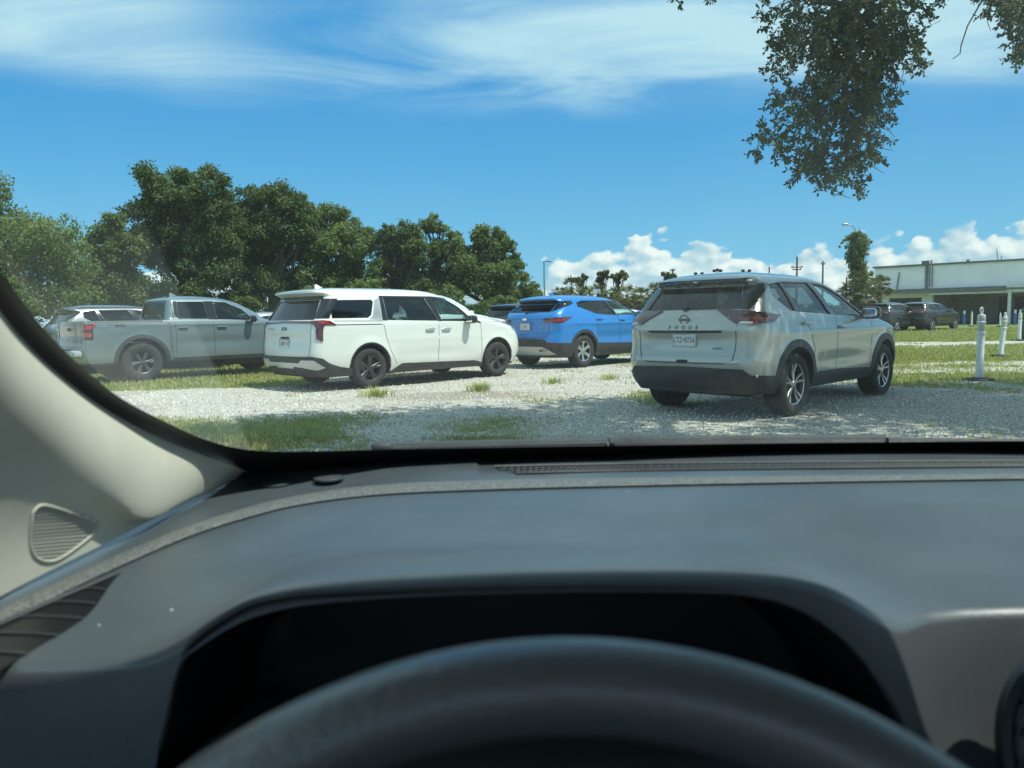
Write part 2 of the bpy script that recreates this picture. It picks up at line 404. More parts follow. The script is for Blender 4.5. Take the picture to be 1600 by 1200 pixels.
    def mesh(s):
        L = s.levels(); vs = []; fs = []
        for z in L:
            P = s.outline(z); ring = [(p[0], p[1], z) for p in P]+[(p[0], -p[1], z) for p in P[-2:0:-1]]
            n = len(ring); vs += ring
        for i in range(len(L)-1):
            for k in range(n): fs.append((i*n+k, i*n+(k+1) % n, (i+1)*n+(k+1) % n, (i+1)*n+k))
        fs.append(tuple(range(n-1, -1, -1))); fs.append(tuple((len(L)-1)*n+k for k in range(n)))
        return vs, fs
    def _lift(s, bm, mode, off, side, skirt):
        data = {}
        for v in bm.verts: data[v] = (v.co.x, v.co.z)
        if skirt:
            be = [e for e in bm.edges if e.is_boundary]; base = {}
            for e in be:
                for v in e.verts:
                    if v not in base:
                        nv = bm.verts.new((0, 0, 0)); base[v] = nv; a, z = data[v]; nv.co = s.map(mode, a, z, -skirt, side)
            for e in be:
                a, b = e.verts; bm.faces.new((a, b, base[b], base[a]))
        for v, (a, z) in data.items(): v.co = s.map(mode, a, z, off, side)
    def patch(s, name, poly, mode, mt, parent, off=.004, side=-1, skirt=.01, seg=.07, smooth=40):
        bm = bmesh.new(); vs = [bm.verts.new((p[0], 0, p[1])) for p in poly]
        for tri in tessellate_polygon([[Vector((p[0], 0, p[1])) for p in poly]]):
            try: bm.faces.new([vs[i] for i in tri])
            except Exception: pass
        for _ in range(7):
            es = [e for e in bm.edges if e.calc_length() > seg]
            if not es: break
            bmesh.ops.subdivide_edges(bm, edges=es, cuts=1); bmesh.ops.triangulate(bm, faces=bm.faces)
        s._lift(bm, mode, off, side, skirt)
        me = bpy.data.meshes.new(name); bmesh.ops.recalc_face_normals(bm, faces=bm.faces)
        f = max(bm.faces, key=lambda f: f.calc_area()); out = Vector((0, side, 0)) if mode in ('side', 'wrap') else Vector((-1 if mode == 'rear' else 1, 0, 0))
        if f.normal.dot(out) < 0: bmesh.ops.reverse_faces(bm, faces=bm.faces)
        bm.to_mesh(me); bm.free(); shade(me, smooth)
        return link(name, me, parent, mt)
    def ribbon(s, name, pts, width, mode, mt, parent, off=.002, side=-1, skirt=0, step=.06, close=False, build=True, bm=None):
        P = [Vector((p[0], p[1])) for p in pts]; Q = []
        if close: P.append(P[0])
        for a, b in zip(P, P[1:]):
            n = max(1, int((b-a).length/step))
            Q += [a+(b-a)*k/n for k in range(n)]
        Q.append(P[-1]); n = len(Q); bm = bm or bmesh.new(); L = []; Rr = []
        for i, p in enumerate(Q):
            t = (Q[min(i+1, n-1)]-Q[max(i-1, 0)]).normalized(); nn = Vector((-t.y, t.x))*width/2
            L.append(bm.verts.new((p.x+nn.x, 0, p.y+nn.y))); Rr.append(bm.verts.new((p.x-nn.x, 0, p.y-nn.y)))
        for i in range(n-1): bm.faces.new((L[i], L[i+1], Rr[i+1], Rr[i]))
        if not build: return bm
        s._lift(bm, mode, off, side, skirt); bmesh.ops.recalc_face_normals(bm, faces=bm.faces)
        me = bpy.data.meshes.new(name); bm.to_mesh(me); bm.free(); shade(me, 60); return link(name, me, parent, mt)
    def ribbons(s, name, lines, width, mode, mt, parent, off=.002, side=-1, skirt=0):
        for l in lines: s.ribbon(name, l, width, mode, mt, parent, off=off, side=side, skirt=skirt)
    def text(s, name, txt, a, z, size, mode, mt, parent, off=.006, side=-1, spacing=1.0, skirt=.006, sx=1.0):
        me = text_mesh(txt, size, spacing)
        for v in me.vertices:
            x, y = v.co.x*sx, v.co.y
            aa = a+(x if (mode == 'side' and side < 0) else -x)
            v.co = s.map(mode, aa, z+y, off, side)
        me.update(); return link(name, me, parent, mt)
def text_mesh(txt, size, spacing=1.0):
    cu = bpy.data.curves.new('lettering', 'FONT'); cu.body = txt; cu.size = size; cu.align_x = 'CENTER'; cu.align_y = 'CENTER'
    cu.space_character = spacing; cu.resolution_u = 3; cu.offset = size*.018
    o = bpy.data.objects.new('lettering', cu); COL.objects.link(o)
    dg = bpy.context.evaluated_depsgraph_get(); me = bpy.data.meshes.new_from_object(o.evaluated_get(dg))
    bpy.data.objects.remove(o); return me

def boolean_cut(o, cutter, mats=None):
    md = o.modifiers.new('cut', 'BOOLEAN'); md.operation = 'DIFFERENCE'; md.object = cutter; md.solver = 'EXACT'
    par = o.parent; o.parent = None; o.location = (0, 0, 0)
    bpy.context.view_layer.update()
    dg = bpy.context.evaluated_depsgraph_get()
    me = bpy.data.meshes.new_from_object(o.evaluated_get(dg)); o.modifiers.clear()
    old = o.data; o.data = me; bpy.data.meshes.remove(old); bpy.data.objects.remove(cutter); o.parent = par

def make_wheel(parent, cx, cy, r, rr, wd, side, style, mt_sp, mt_bar, proto=None):
    if proto:
        w = proto.copy(); COL.objects.link(w); w.parent = parent; w.location = (cx, cy, r)
        w.rotation_euler = (0, 0, 0 if side < 0 else math.pi)
        for ch in list(proto.children): c = ch.copy(); COL.objects.link(c); c.parent = w
        return w
    b = MB()   # barrel, brake disc and hub; outer face toward -y
    hw = wd/2
    b.lathe([(rr*.97, -hw+.012), (rr*.93, -hw+.03), (rr*.88, 0), (rr*.88, hw-.01), (rr*.96, hw)], axis='Y', seg=40, mi=0)
    b.lathe([(.0, .02), (rr*.66, .02), (rr*.66, -.005), (.0, -.005)], axis='Y', seg=32, mi=1)
    b.lathe([(0, hw*.9), (rr*.86, hw*.9)], axis='Y', seg=32, mi=0)
    w = b.build('wheel', [mt_bar, M_RIMG], parent); w.location = (cx, cy, r); w.rotation_euler = (0, 0, 0 if side < 0 else math.pi)
    t = MB(); R0 = rr*.985
    prof = [(R0, -hw+.008), (R0+.012, -hw-.004), (R0+(r-R0)*.5, -hw-.014), (r-.028, -hw-.006), (r-.008, -hw+.016), (r, -hw+.04)]
    for k in range(5):
        y = -hw+.05+k*(wd-.1)/4; prof += [(r, y-.010), (r-.009, y-.007), (r-.009, y+.001), (r, y+.004)]
    prof += [(r, hw-.04), (r-.008, hw-.016), (r-.028, hw+.006), (R0+(r-R0)*.5, hw+.012), (R0, hw-.008)]
    t.lathe(prof, axis='Y', seg=48); t.build('tyre', M_TYRE, w, smooth=50)
    s = MB(); face = -hw+.022
    s.lathe([(rr*.985, face-.012), (rr*.94, face-.006), (rr*.935, face+.02)], axis='Y', seg=48, mi=0)
    s.lathe([(0, face-.004), (rr*.14, face-.004), (rr*.17, face+.004), (rr*.20, face+.03)], axis='Y', seg=20, mi=0)
    n = style['n']; dbl = style.get('dbl', 0); w0, w1 = style['w']
    for k in range(n):
        for q in ((-dbl, dbl) if dbl else (0,)):
            a0 = 2*math.pi*k/n+style.get('rot', .3)
            p0 = Vector((math.cos(a0), 0, math.sin(a0)))*rr*.13; a1 = a0+q; p1 = Vector((math.cos(a1), 0, math.sin(a1)))*rr*.955
            d = (p1-p0).normalized(); nn = Vector((-d.z, 0, d.x))
            y0, ym, y1 = face-.0, face+.012, face-.008
            pm = (p0+p1)/2; st = [(p0, w0, y0), (pm, (w0+w1)/2*.8, ym), (p1, w1, y1)]
            vs = []
            for p, ww, yy in st:
                vs += [p+nn*ww/2+Vector((0, yy+.006, 0)), p+nn*ww*.3+Vector((0, yy, 0)), p-nn*ww*.3+Vector((0, yy, 0)), p-nn*ww/2+Vector((0, yy+.006, 0)), p-nn*ww/2+Vector((0, yy+.03, 0)), p+nn*ww/2+Vector((0, yy+.03, 0))]
            fs = []; fm = []
            for i in range(2):
                for j in range(6): fs.append((i*6+j, i*6+(j+1) % 6, (i+1)*6+(j+1) % 6, (i+1)*6+j)); fm.append(0 if j in (0, 1, 2) or not style.get('two') else 1)
            k0 = len(s.f); s.add(vs, fs, 0)
            for i, m_ in enumerate(fm): s.mi[k0+i] = m_
    for k in range(5):
        a = 2*math.pi*k/5; s.lathe([(0, -.004), (.009, -.004), (.009, .02)], origin=(math.cos(a)*rr*.23, face+.006, math.sin(a)*rr*.23), axis='Y', seg=6, mi=1)
    s.build('rim', [mt_sp, M_RIMD], w, smooth=30)
    return w

def build_car(S, X, Y, head, label, cat='car', name='parked_car', group='cars parked on the lot', lod=0):
    root = empty(name, (0, 0, 0), math.pi/2-head)
    fx, fy = math.sin(head), math.cos(head); ro = S['wx'][0]
    root.location = (X-fx*ro, Y-fy*ro, S.get('dz', 0)); tag(root, label, cat, group)
    H = Hull(S); vs, fs = H.mesh()
    me = bpy.data.meshes.new('body'); me.from_pydata(vs, [], fs); me.update()
    body = link('body', me, root, [S['paint'], M_DARK, M_PLAST])
    if S.get('roofmat'): me.materials.append(S['roofmat'])
    bm = bmesh.new(); bm.from_mesh(me); bmesh.ops.recalc_face_normals(bm, faces=bm.faces)
    for f in bm.faces:
        c = f.calc_center_median()
        if c.z < S['z'][0]+.05: f.material_index = 2
        if S.get('roofmat') and c.z > H.zs-.015: f.material_index = 3
    bm.to_mesh(me); bm.free()
    # cabin cavity
    cb = MB(); cx0 = S.get('cab', .0); zc = list(np.linspace(S.get('floor', .60), H.zs-.02, 9)); vv = []; ff = []
    for z in zc:
        xr, xf, w = H.dims(z); xr = max(xr+.17, cx0, S.get('cavr', 0)); xf = min(xf-.13, S['cowl']+.12); w = w-.10; c = .16
        vv += [(xr, w-c, z), (xr+c, w, z), (xf-c, w, z), (xf, w-c*1.3, z), (xf, -w+c*1.3, z), (xf-c, -w, z), (xr+c, -w, z), (xr, -w+c, z)]
    for i in range(len(zc)-1):
        for k in range(8): ff.append((i*8+k, i*8+(k+1) % 8, (i+1)*8+(k+1) % 8, (i+1)*8+k))
    ff += [tuple(range(7, -1, -1)), tuple(len(vv)-8+k for k in range(8))]
    cb.add(vv, ff, 1); boolean_cut(body, cb.build('cavity', [S['paint'], M_DARK], None, smooth=0), [])
    cb = MB()
    for wn in S['windows']:
        for sd_ in (-1, 1): cb.prism(wn[0], .3*sd_, 1.4*sd_, 'Y', 1)
    boolean_cut(body, cb.build('cut', [S['paint'], M_DARK], None, smooth=0), [])
    cb = MB()
    xr_, xf_, w_ = H.dims(S['belt']+.15)
    cb.prism(S['rwin'], xr_-.7, xr_+.75, 'X', 1); cb.prism(S['fwin'], xf_-.7, xf_+.9, 'X', 1)
    if S.get('bed'):
        x0, x1, yw, zb = S['bed']; cb.box(((x0+x1)/2, 0, zb+1.0), (x1-x0, yw*2, 2.0), mi=1)
    boolean_cut(body, cb.build('cut', [S['paint'], M_DARK], None, smooth=0), [])
    cb = MB()
    for wx in S['wx']:
        for sd_ in (-1, 1):
            R_ = S['r']+S.get('gap', .055); seg = 40; poly = [(wx+R_*math.cos(2*math.pi*k/seg), S['r']+.015+R_*math.sin(2*math.pi*k/seg)) for k in range(seg)]
            cb.prism(poly, .58*sd_, 1.4*sd_, 'Y', 1)
    boolean_cut(body, cb.build('cut', [S['paint'], M_DARK], None, smooth=0), [])
    shade(body.data, 38)
    # glass
    for i, (poly, gm, nm) in enumerate(S['windows']):
        for sd_ in (-1, 1): H.patch(nm, poly, 'side', gm, root, off=-.012, side=sd_, skirt=0)
    rw = H.patch('rear_window', S['rwin'], 'rear', S.get('rglass', G_PRIV), root, off=-.01, skirt=0)
    H.patch('windshield', S['fwin'], 'front', G_SIDE, root, off=-.01, skirt=0)
    for fr in S.get('wtrim', []):
        for sd_ in (-1, 1): H.patch('window_trim', fr, 'side', M_GBLK, root, off=.003, side=sd_, skirt=.03, smooth=30)
    if S.get('wline'):
        for sd_ in (-1, 1): H.ribbon('window_molding', S['wline'], .022, 'side', S.get('wlmat', M_CHR), root, off=.006, side=sd_, skirt=.008)
    # gaps
    for sd_ in (-1, 1): H.ribbons('door_gap', S['gaps'], .009, 'side', M_GAP, root, off=.0012, side=sd_)
    if S.get('rgaps'): H.ribbons('tailgate_gap', S['rgaps'], .009, 'rear', M_GAP, root, off=.0012)
    # arches & cladding
    for wx in S['wx']:
        for sd_ in (-1, 1):
            R_ = S['r']+S.get('gap', .055)+S['archw']/2-.004; z0 = S['r']+.015
            a0, a1 = S.get('archang', (-.35, math.pi+.35)); pl = [(wx+R_*math.cos(a), z0+R_*math.sin(a)) for a in np.linspace(a0, a1, 36) if z0+R_*math.sin(a) > S['z'][0]+.01]
            H.ribbon('wheel_arch', pl, S['archw'], 'side', S.get('archmat', M_PLAST), root, off=S.get('archoff', .010), side=sd_, skirt=.015, step=.2)
    for poly in S['sills']:
        for sd_ in (-1, 1): H.patch('side_sill', poly, 'side', M_PLAST, root, off=.012, side=sd_, skirt=.02)
    for nm, poly, mode, mt_, off in S['patches']:
        for sd_ in ((-1, 1) if mode in ('side', 'wrap') or (mode == 'rear' and min(p[0] for p in poly)*max(p[0] for p in poly) > 0) else (-1,)):
            pp = poly
            if mode == 'rear' and sd_ > 0: pp = [(-p[0], p[1]) for p in poly]
            H.patch(nm, pp, mode, mt_, root, off=off, side=sd_, skirt=.02, seg=.06)
    for (nm, txt, a, z, size, mode, mt_, sp, sx) in S.get('texts', []):
        H.text(nm, txt, a, z, size, mode, mt_, root, spacing=sp, sx=sx)
        if mode == 'side': H.text(nm, txt, a, z, size, mode, mt_, root, spacing=sp, sx=sx, side=1)
    # licence plate
    if S.get('plate'):
        zc, txt, mi_, tilt = S['plate']; p = H.map('rear', 0, zc, .012)
        b = MB(); b.box((0, 0, 0), (.012, .315, .160)); pl = b.build('license_plate', M_PLATE, root); pl.location = p; pl.rotation_euler = (0, tilt, 0)
        fb = MB()
        for (yy, zz, sy, sz) in ((0, .074, .315, .012), (0, -.074, .315, .012), (.151, 0, .012, .136), (-.151, 0, .012, .136)): fb.box((-.006, yy, zz), (.012, sy, sz))
        fb.build('plate_frame', S.get('pframe', M_SATIN), pl)
        for body_, zz, sz in ((txt, -.002, .088), (S.get('ptop', 'TEXAS'), .054, .026)):
            if not body_: continue
            tm = text_mesh(body_, sz); 
            kx = min(1.0, .275/max(.01, max(v.co.x for v in tm.vertices)-min(v.co.x for v in tm.vertices)))
            for v in tm.vertices: v.co = Vector((-.0075, -v.co.x*kx, v.co.y+zz))
            link('plate_lettering', tm, pl, mi_)
    # mirrors, handles
    for sd_ in (-1, 1):
        mx, mz = S['mirror']; p = H.pt('side', mx, mz, sd_); b = MB()
        b.sell((p.x-.01, p.y+sd_*.135, mz+.035), (.15, .23, .16), 3.2, rot=Matrix.Rotation(sd_*-.15, 3, 'Z'))
        b.box((p.x+.02, p.y+sd_*.02, mz-.02), (.09, .10, .04)); b.build('wing_mirror', S.get('mirmat', S['paint']), root)
        b = MB(); b.sell((p.x-.088, p.y+sd_*.14, mz+.035), (.012, .18, .115), 4); b.build('mirror_glass', M_CHR, root)
        for hx, hz in S['handles']:
            q = H.map('side', hx, hz, .0, sd_); b = MB()
            b.sell((hx, q.y+sd_*.030, hz), (.215, .022, .034), 3.2); b.sell((hx-.09, q.y+sd_*.012, hz), (.03, .045, .028), 3); b.sell((hx+.08, q.y+sd_*.012, hz), (.045, .045, .03), 3)
            ho = b.build('door_handle', S.get('hmat', S['paint']), root)
            b = MB(); b.sell((hx-.01, q.y-sd_*.002, hz-.004), (.16, .014, .07), 2.2); b.build('handle_recess', M_GAP if S.get('darkrec') else S['paint'], ho)
    # wheels
    wr = S['wheel']; proto = None
    for i, wx in enumerate(S['wx']):
        for sd_ in (-1, 1):
            w_ = make_wheel(root, wx, sd_*(S['track']-wr['wd']/2), S['r'], wr['rr'], wr['wd'], sd_, wr, wr['m'], wr['bar'], proto)
            proto = proto or w_
    # underbody
    b = MB(); x0, x1 = S['wx']; b.box(((x0+x1)/2, 0, .30), (x1-x0+.9, 1.05, .14)); b.box(((x0+x1)/2, 0, .33), (x1-x0-.85, 1.45, .10))
    for wx in S['wx']: b.tube([(wx, -.75, S['r']), (wx, .75, S['r'])], .04)
    for sd_ in (-1, 1): b.tube([(.25, .42*sd_, .30), (.75, .40*sd_, .32)], .035)
    b.sell((.62, 0, .36), (.35, 1.0, .16), 3); b.build('underbody', M_DARK, root)
    # seats
    b = MB(); hb = MB(); lt = MB()
    for sx in S['seats']:
        for sy in (-.37, .37):
            tilt = Matrix.Rotation(R(-14), 3, 'Y')
            b.sell((sx, sy, .60), (.5, .48, .16), 4); b.sell((sx-.30, sy, .92), (.14, .46, .62), 4, rot=tilt)
            b.sell((sx-.40, sy, 1.30), (.09, .26, .17), 3.2, rot=tilt); b.tube([(sx-.375, sy-.06, 1.15), (sx-.40, sy-.06, 1.28)], .008); b.tube([(sx-.375, sy+.06, 1.15), (sx-.40, sy+.06, 1.28)], .008)
    if S['seats']: b.build('seat', S.get('seatm', M_SEAT), root)
    b = MB(); b.sell((S['cowl']-.25, 0, 1.0), (.5, 1.45, .26), 4); st = (S['cowl']-.62, .37, 1.02)
    pts = [Vector(st)+Vector((math.cos(a)*.07, math.sin(a)*.185, math.cos(a)*.17)) for a in np.linspace(0, 2*math.pi, 25)[:-1]]
    b.tube(pts, .015, 8, closed=True); b.build('dashboard', M_SEAT, root)
    if S.get('rails'):
        for sd_ in (-1, 1):
            pts = []
            for x in np.linspace(S['rails'][0], S['rails'][1], 14):
                z = roof_z(H, x, S['rails'][2]); e = min((x-S['rails'][0]), (S['rails'][1]-x))
                pts.append((x, sd_*S['rails'][2], z-.02+min(1, e/.16)*.052))
            b = MB(); b.tube(pts, .016, 8); b.build('roof_rail', S['railmat'], root)
    if S.get('fin'):
        x = S['fin']; z = roof_z(H, x, 0); b = MB(); b.add([(x-.09, -.022, z-.02), (x-.09, .022, z-.02), (x+.12, .0, z-.02), (x-.085, .0, z+.065), (x-.045, 0, z+.07), (x+.0, -.02, z), (x+.0, .02, z)], [(0, 5, 4, 3), (1, 3, 4, 6), (5, 2, 4), (2, 6, 4), (0, 3, 1), (0, 1, 6, 2, 5)])
        b.build('roof_antenna', S.get('finmat', S['paint']), root)
    if S.get('wiper'):
        z, ya, yb = S['wiper']; pts = [H.map('rear', y, z+.012*math.cos((y-ya)*3), .02) for y in np.linspace(ya, yb, 8)]
        b = MB(); b.tube(pts, [.014, .012, .011, .010, .009, .008, .007, .006], 6); b.sell(H.map('rear', ya, z, .015), (.05, .07, .05), 3); b.build('rear_wiper', M_PLAST, root)
    if S.get('extra'): S['extra'](root, H)
    return root, H
def roof_z(H, x, y):
    lo, hi = H.zs-.1, H.zt-.0005
    for _ in range(22):
        m = (lo+hi)/2; P = H.outline(m)
        ins = P[:, 0].min() < x < P[:, 0].max() and np.interp(x, P[:, 0]+np.arange(len(P))*1e-7, P[:, 1]) >= y
        lo, hi = (m, hi) if ins else (lo, m)
    return lo
# ------------------------------------------------------------------ the parked vehicles
HEAD = .797
P_SILVER = paint('silver paint', (.40, .41, .375), .5, .30)
P_WHITE = paint('white paint', (.69, .70, .655), 0, .35)
P_BLUE = paint('bright blue paint', (.0, .185, .55), .20, .32)
P_GREY = paint('grey blue paint', (.135, .178, .195), .15, .36)
P_BLACK = paint('black paint', (.012, .013, .015), .2, .3)
P_DGREY = paint('dark grey paint', (.05, .058, .066), .4, .3)
P_LSILV = paint('pale silver paint', (.50, .52, .53), .4, .3)

def rogue_feat(y, z):   # number plate recess and tailgate crease
    d = np.zeros_like(y)
    d += -.020*np.exp(-((z-1.005)/.03)**2)*(np.abs(y) < .62)
    d += .030*(1/(1+np.exp((np.abs(y)-.42)/.03)))*(1/(1+np.exp((abs(z-.885)-.075)/.012)))
    d += .035*math.exp(-((z-.685)/.022)**2)*(np.abs(y) < .8)
    return d
def rogue_extra(root, H):
    # round emblem with a bar
    b = MB(); pts = [Vector((0, math.cos(a)*.058, math.sin(a)*.050)) for a in np.linspace(0, 2*math.pi, 28)[:-1]]
    b.tube(pts, .007, 8, closed=True); b.box((0, 0, 0), (.008, .15, .018)); e = b.build('emblem', M_RIMG, root); e.location = H.map('rear', 0, 1.120, .012)
    b = MB(); p = H.map('rear', 0, .655, -.012); b.sell(p, (.03, .16, .045), 4); b.build('tailgate_handle', M_GAP, root)
    for s_ in (-1, 1):
        b = MB(); p = H.map('wrap', .86, .50, .006, s_); b.sell(p, (.03, .03, .03), 2.2); b.build('parking_sensor', M_SATIN, root)
    b = MB(); b.sell((.22, 0, .335), (.22, 1.1, .12), 4); b.build('rear_diffuser', M_PLAST, root)
    b = MB(); b.sell(H.map('rear', .0, .40, .006), (.02, .15, .04), 4); b.build('rear_reflector', M_DRED, root)
S_ROGUE = dict(L=4.65, paint=P_SILVER, z=[.29, .45, .60, .68, .75, .9, 1.0, 1.08, 1.15, 1.20, 1.35, 1.46, 1.51, 1.545, 1.58],
    xr=[.14, .05, .015, .0, .03, .04, .03, .05, .085, .13, .245, .335, .385, .30, .30],
    xf=[4.50, 4.60, 4.65, 4.65, 4.64, 4.57, 4.38, 3.98, 3.53, 3.33, 3.03, 2.80, 2.68, 2.58, 2.42],
    w=[.84, .905, .92, .922, .922, .922, .918, .905, .885, .855, .795, .742, .712, .690, .655], top=1.685, roof=(.75, .85),
    belt=1.17, hood=.95, hoodr=.75, cr=(.22, .26, .34, .55), crt=(.15, .20, .38, .55), bow=(.10, .14), tap=(.055, .10), wx=(.97, 3.676), r=.365, dip=.60, crease=(.95, .012),
    rfeat=rogue_feat, cowl=3.22, rwin=[(-.62, 1.235), (.62, 1.235), (.53, 1.49), (-.53, 1.49)], fwin=[(-.64, 1.16), (.64, 1.16), (.54, 1.52), (-.54, 1.52)],
    windows=[([(.66, 1.505), (.93, 1.535), (1.04, 1.20), (.93, 1.21), (.66, 1.36)], G_PRIV, 'quarter_window'),
             ([(1.00, 1.54), (1.66, 1.545), (1.94, 1.155), (1.145, 1.192)], G_PRIV, 'side_window'),
             ([(1.78, 1.54), (2.08, 1.515), (2.42, 1.40), (2.90, 1.165), (2.88, 1.125), (2.09, 1.145)], G_SIDE, 'side_window')],
    rglass=G_DPRIV,
    wtrim=[[(1.665, 1.547), (1.775, 1.544), (2.085, 1.143), (1.945, 1.150)], [(.935, 1.537), (.995, 1.541), (1.14, 1.19), (1.045, 1.197)], [(2.885, 1.122), (2.905, 1.165), (3.10, 1.08), (3.02, 1.075)]],
    wline=[(.66, 1.52), (1.00, 1.556), (1.70, 1.562), (2.10, 1.532), (2.46, 1.41), (2.96, 1.165)], wlmat=M_SATIN,
    gaps=[[(1.09, 1.18), (1.30, .98), (1.42, .75), (1.42, .50)], [(2.03, 1.13), (2.07, .8), (2.07, .46)], [(3.16, 1.06), (3.17, .9), (3.15, .7), (3.14, .44)]],
    rgaps=[[(-.64, 1.06), (-.63, .80), (-.60, .665), (-.5, .635), (.5, .635), (.60, .665), (.63, .80), (.64, 1.06)]],
    archw=.085, sills=[[(1.42, .300), (3.26, .300), (3.26, .43), (3.05, .44), (2.2, .475), (1.6, .475), (1.42, .42)]],
    patches=[('rear_bumper_cladding', [(0, .300), (1.22, .300), (1.24, .44), (1.10, .50), (1.00, .505), (.80, .515), (.72, .575), (0, .595)], 'wrap', M_PLAST, .014),
             ('tail_light', [(.36, 1.225), (.50, 1.225), (.70, 1.210), (.86, 1.19), (1.24, 1.155), (1.10, 1.085), (.86, 1.068), (.62, 1.075)], 'wrap', M_DRED, .016),
             ('tail_light', [(.80, 1.135), (1.14, 1.118), (.96, 1.112), (.80, 1.118)], 'wrap', M_RED, .020),
             ('reversing_lamp', [(.66, 1.072), (.80, 1.070), (.80, 1.088), (.68, 1.092)], 'wrap', M_CLEARL, .022),
             ('spoiler_trim', [(-.62, 1.575), (.62, 1.575), (.57, 1.495), (-.57, 1.495)], 'rear', M_GBLK, .006),
             ('rear_pillar_trim', [(.54, 1.50), (.78, 1.53), (.86, 1.50), (.72, 1.225), (.62, 1.235)], 'wrap', M_GBLK, .004),
             ('headlight', [(4.10, .98), (4.35, .93), (4.50, .83), (4.42, .80), (4.25, .90)], 'side', M_CLEARL, .004),
             ('plate_recess_bar', [(-.50, 1.000), (.50, 1.000), (.47, .975), (-.47, .975)], 'rear', M_GAP, .002)],
    texts=[('model_lettering', 'ROGUE', 0, 1.035, .052, 'rear', M_RIMG, 2.7, 1.1), ('badge_lettering', 'AWD', -.42, .80, .035, 'rear', M_RIMG, 1.0, 1.3)],
    plate=(.895, 'LTZ•8726', M_INKG, -.02), ptop='', mirror=(2.86, 1.13), mirmat=M_GBLK, handles=[(1.22, 1.06), (2.20, 1.005)],  # mirrors coloured black to stand for the shadow on them
    wheel=dict(rr=.242, wd=.235, n=5, dbl=.19, w=(.028, .036), m=M_RIM, bar=M_RIMD, rot=.31), track=.905, seats=(2.2, 1.35),
    wiper=(1.245, .05, -.38), extra=rogue_extra, roofmat=None, fin=None)

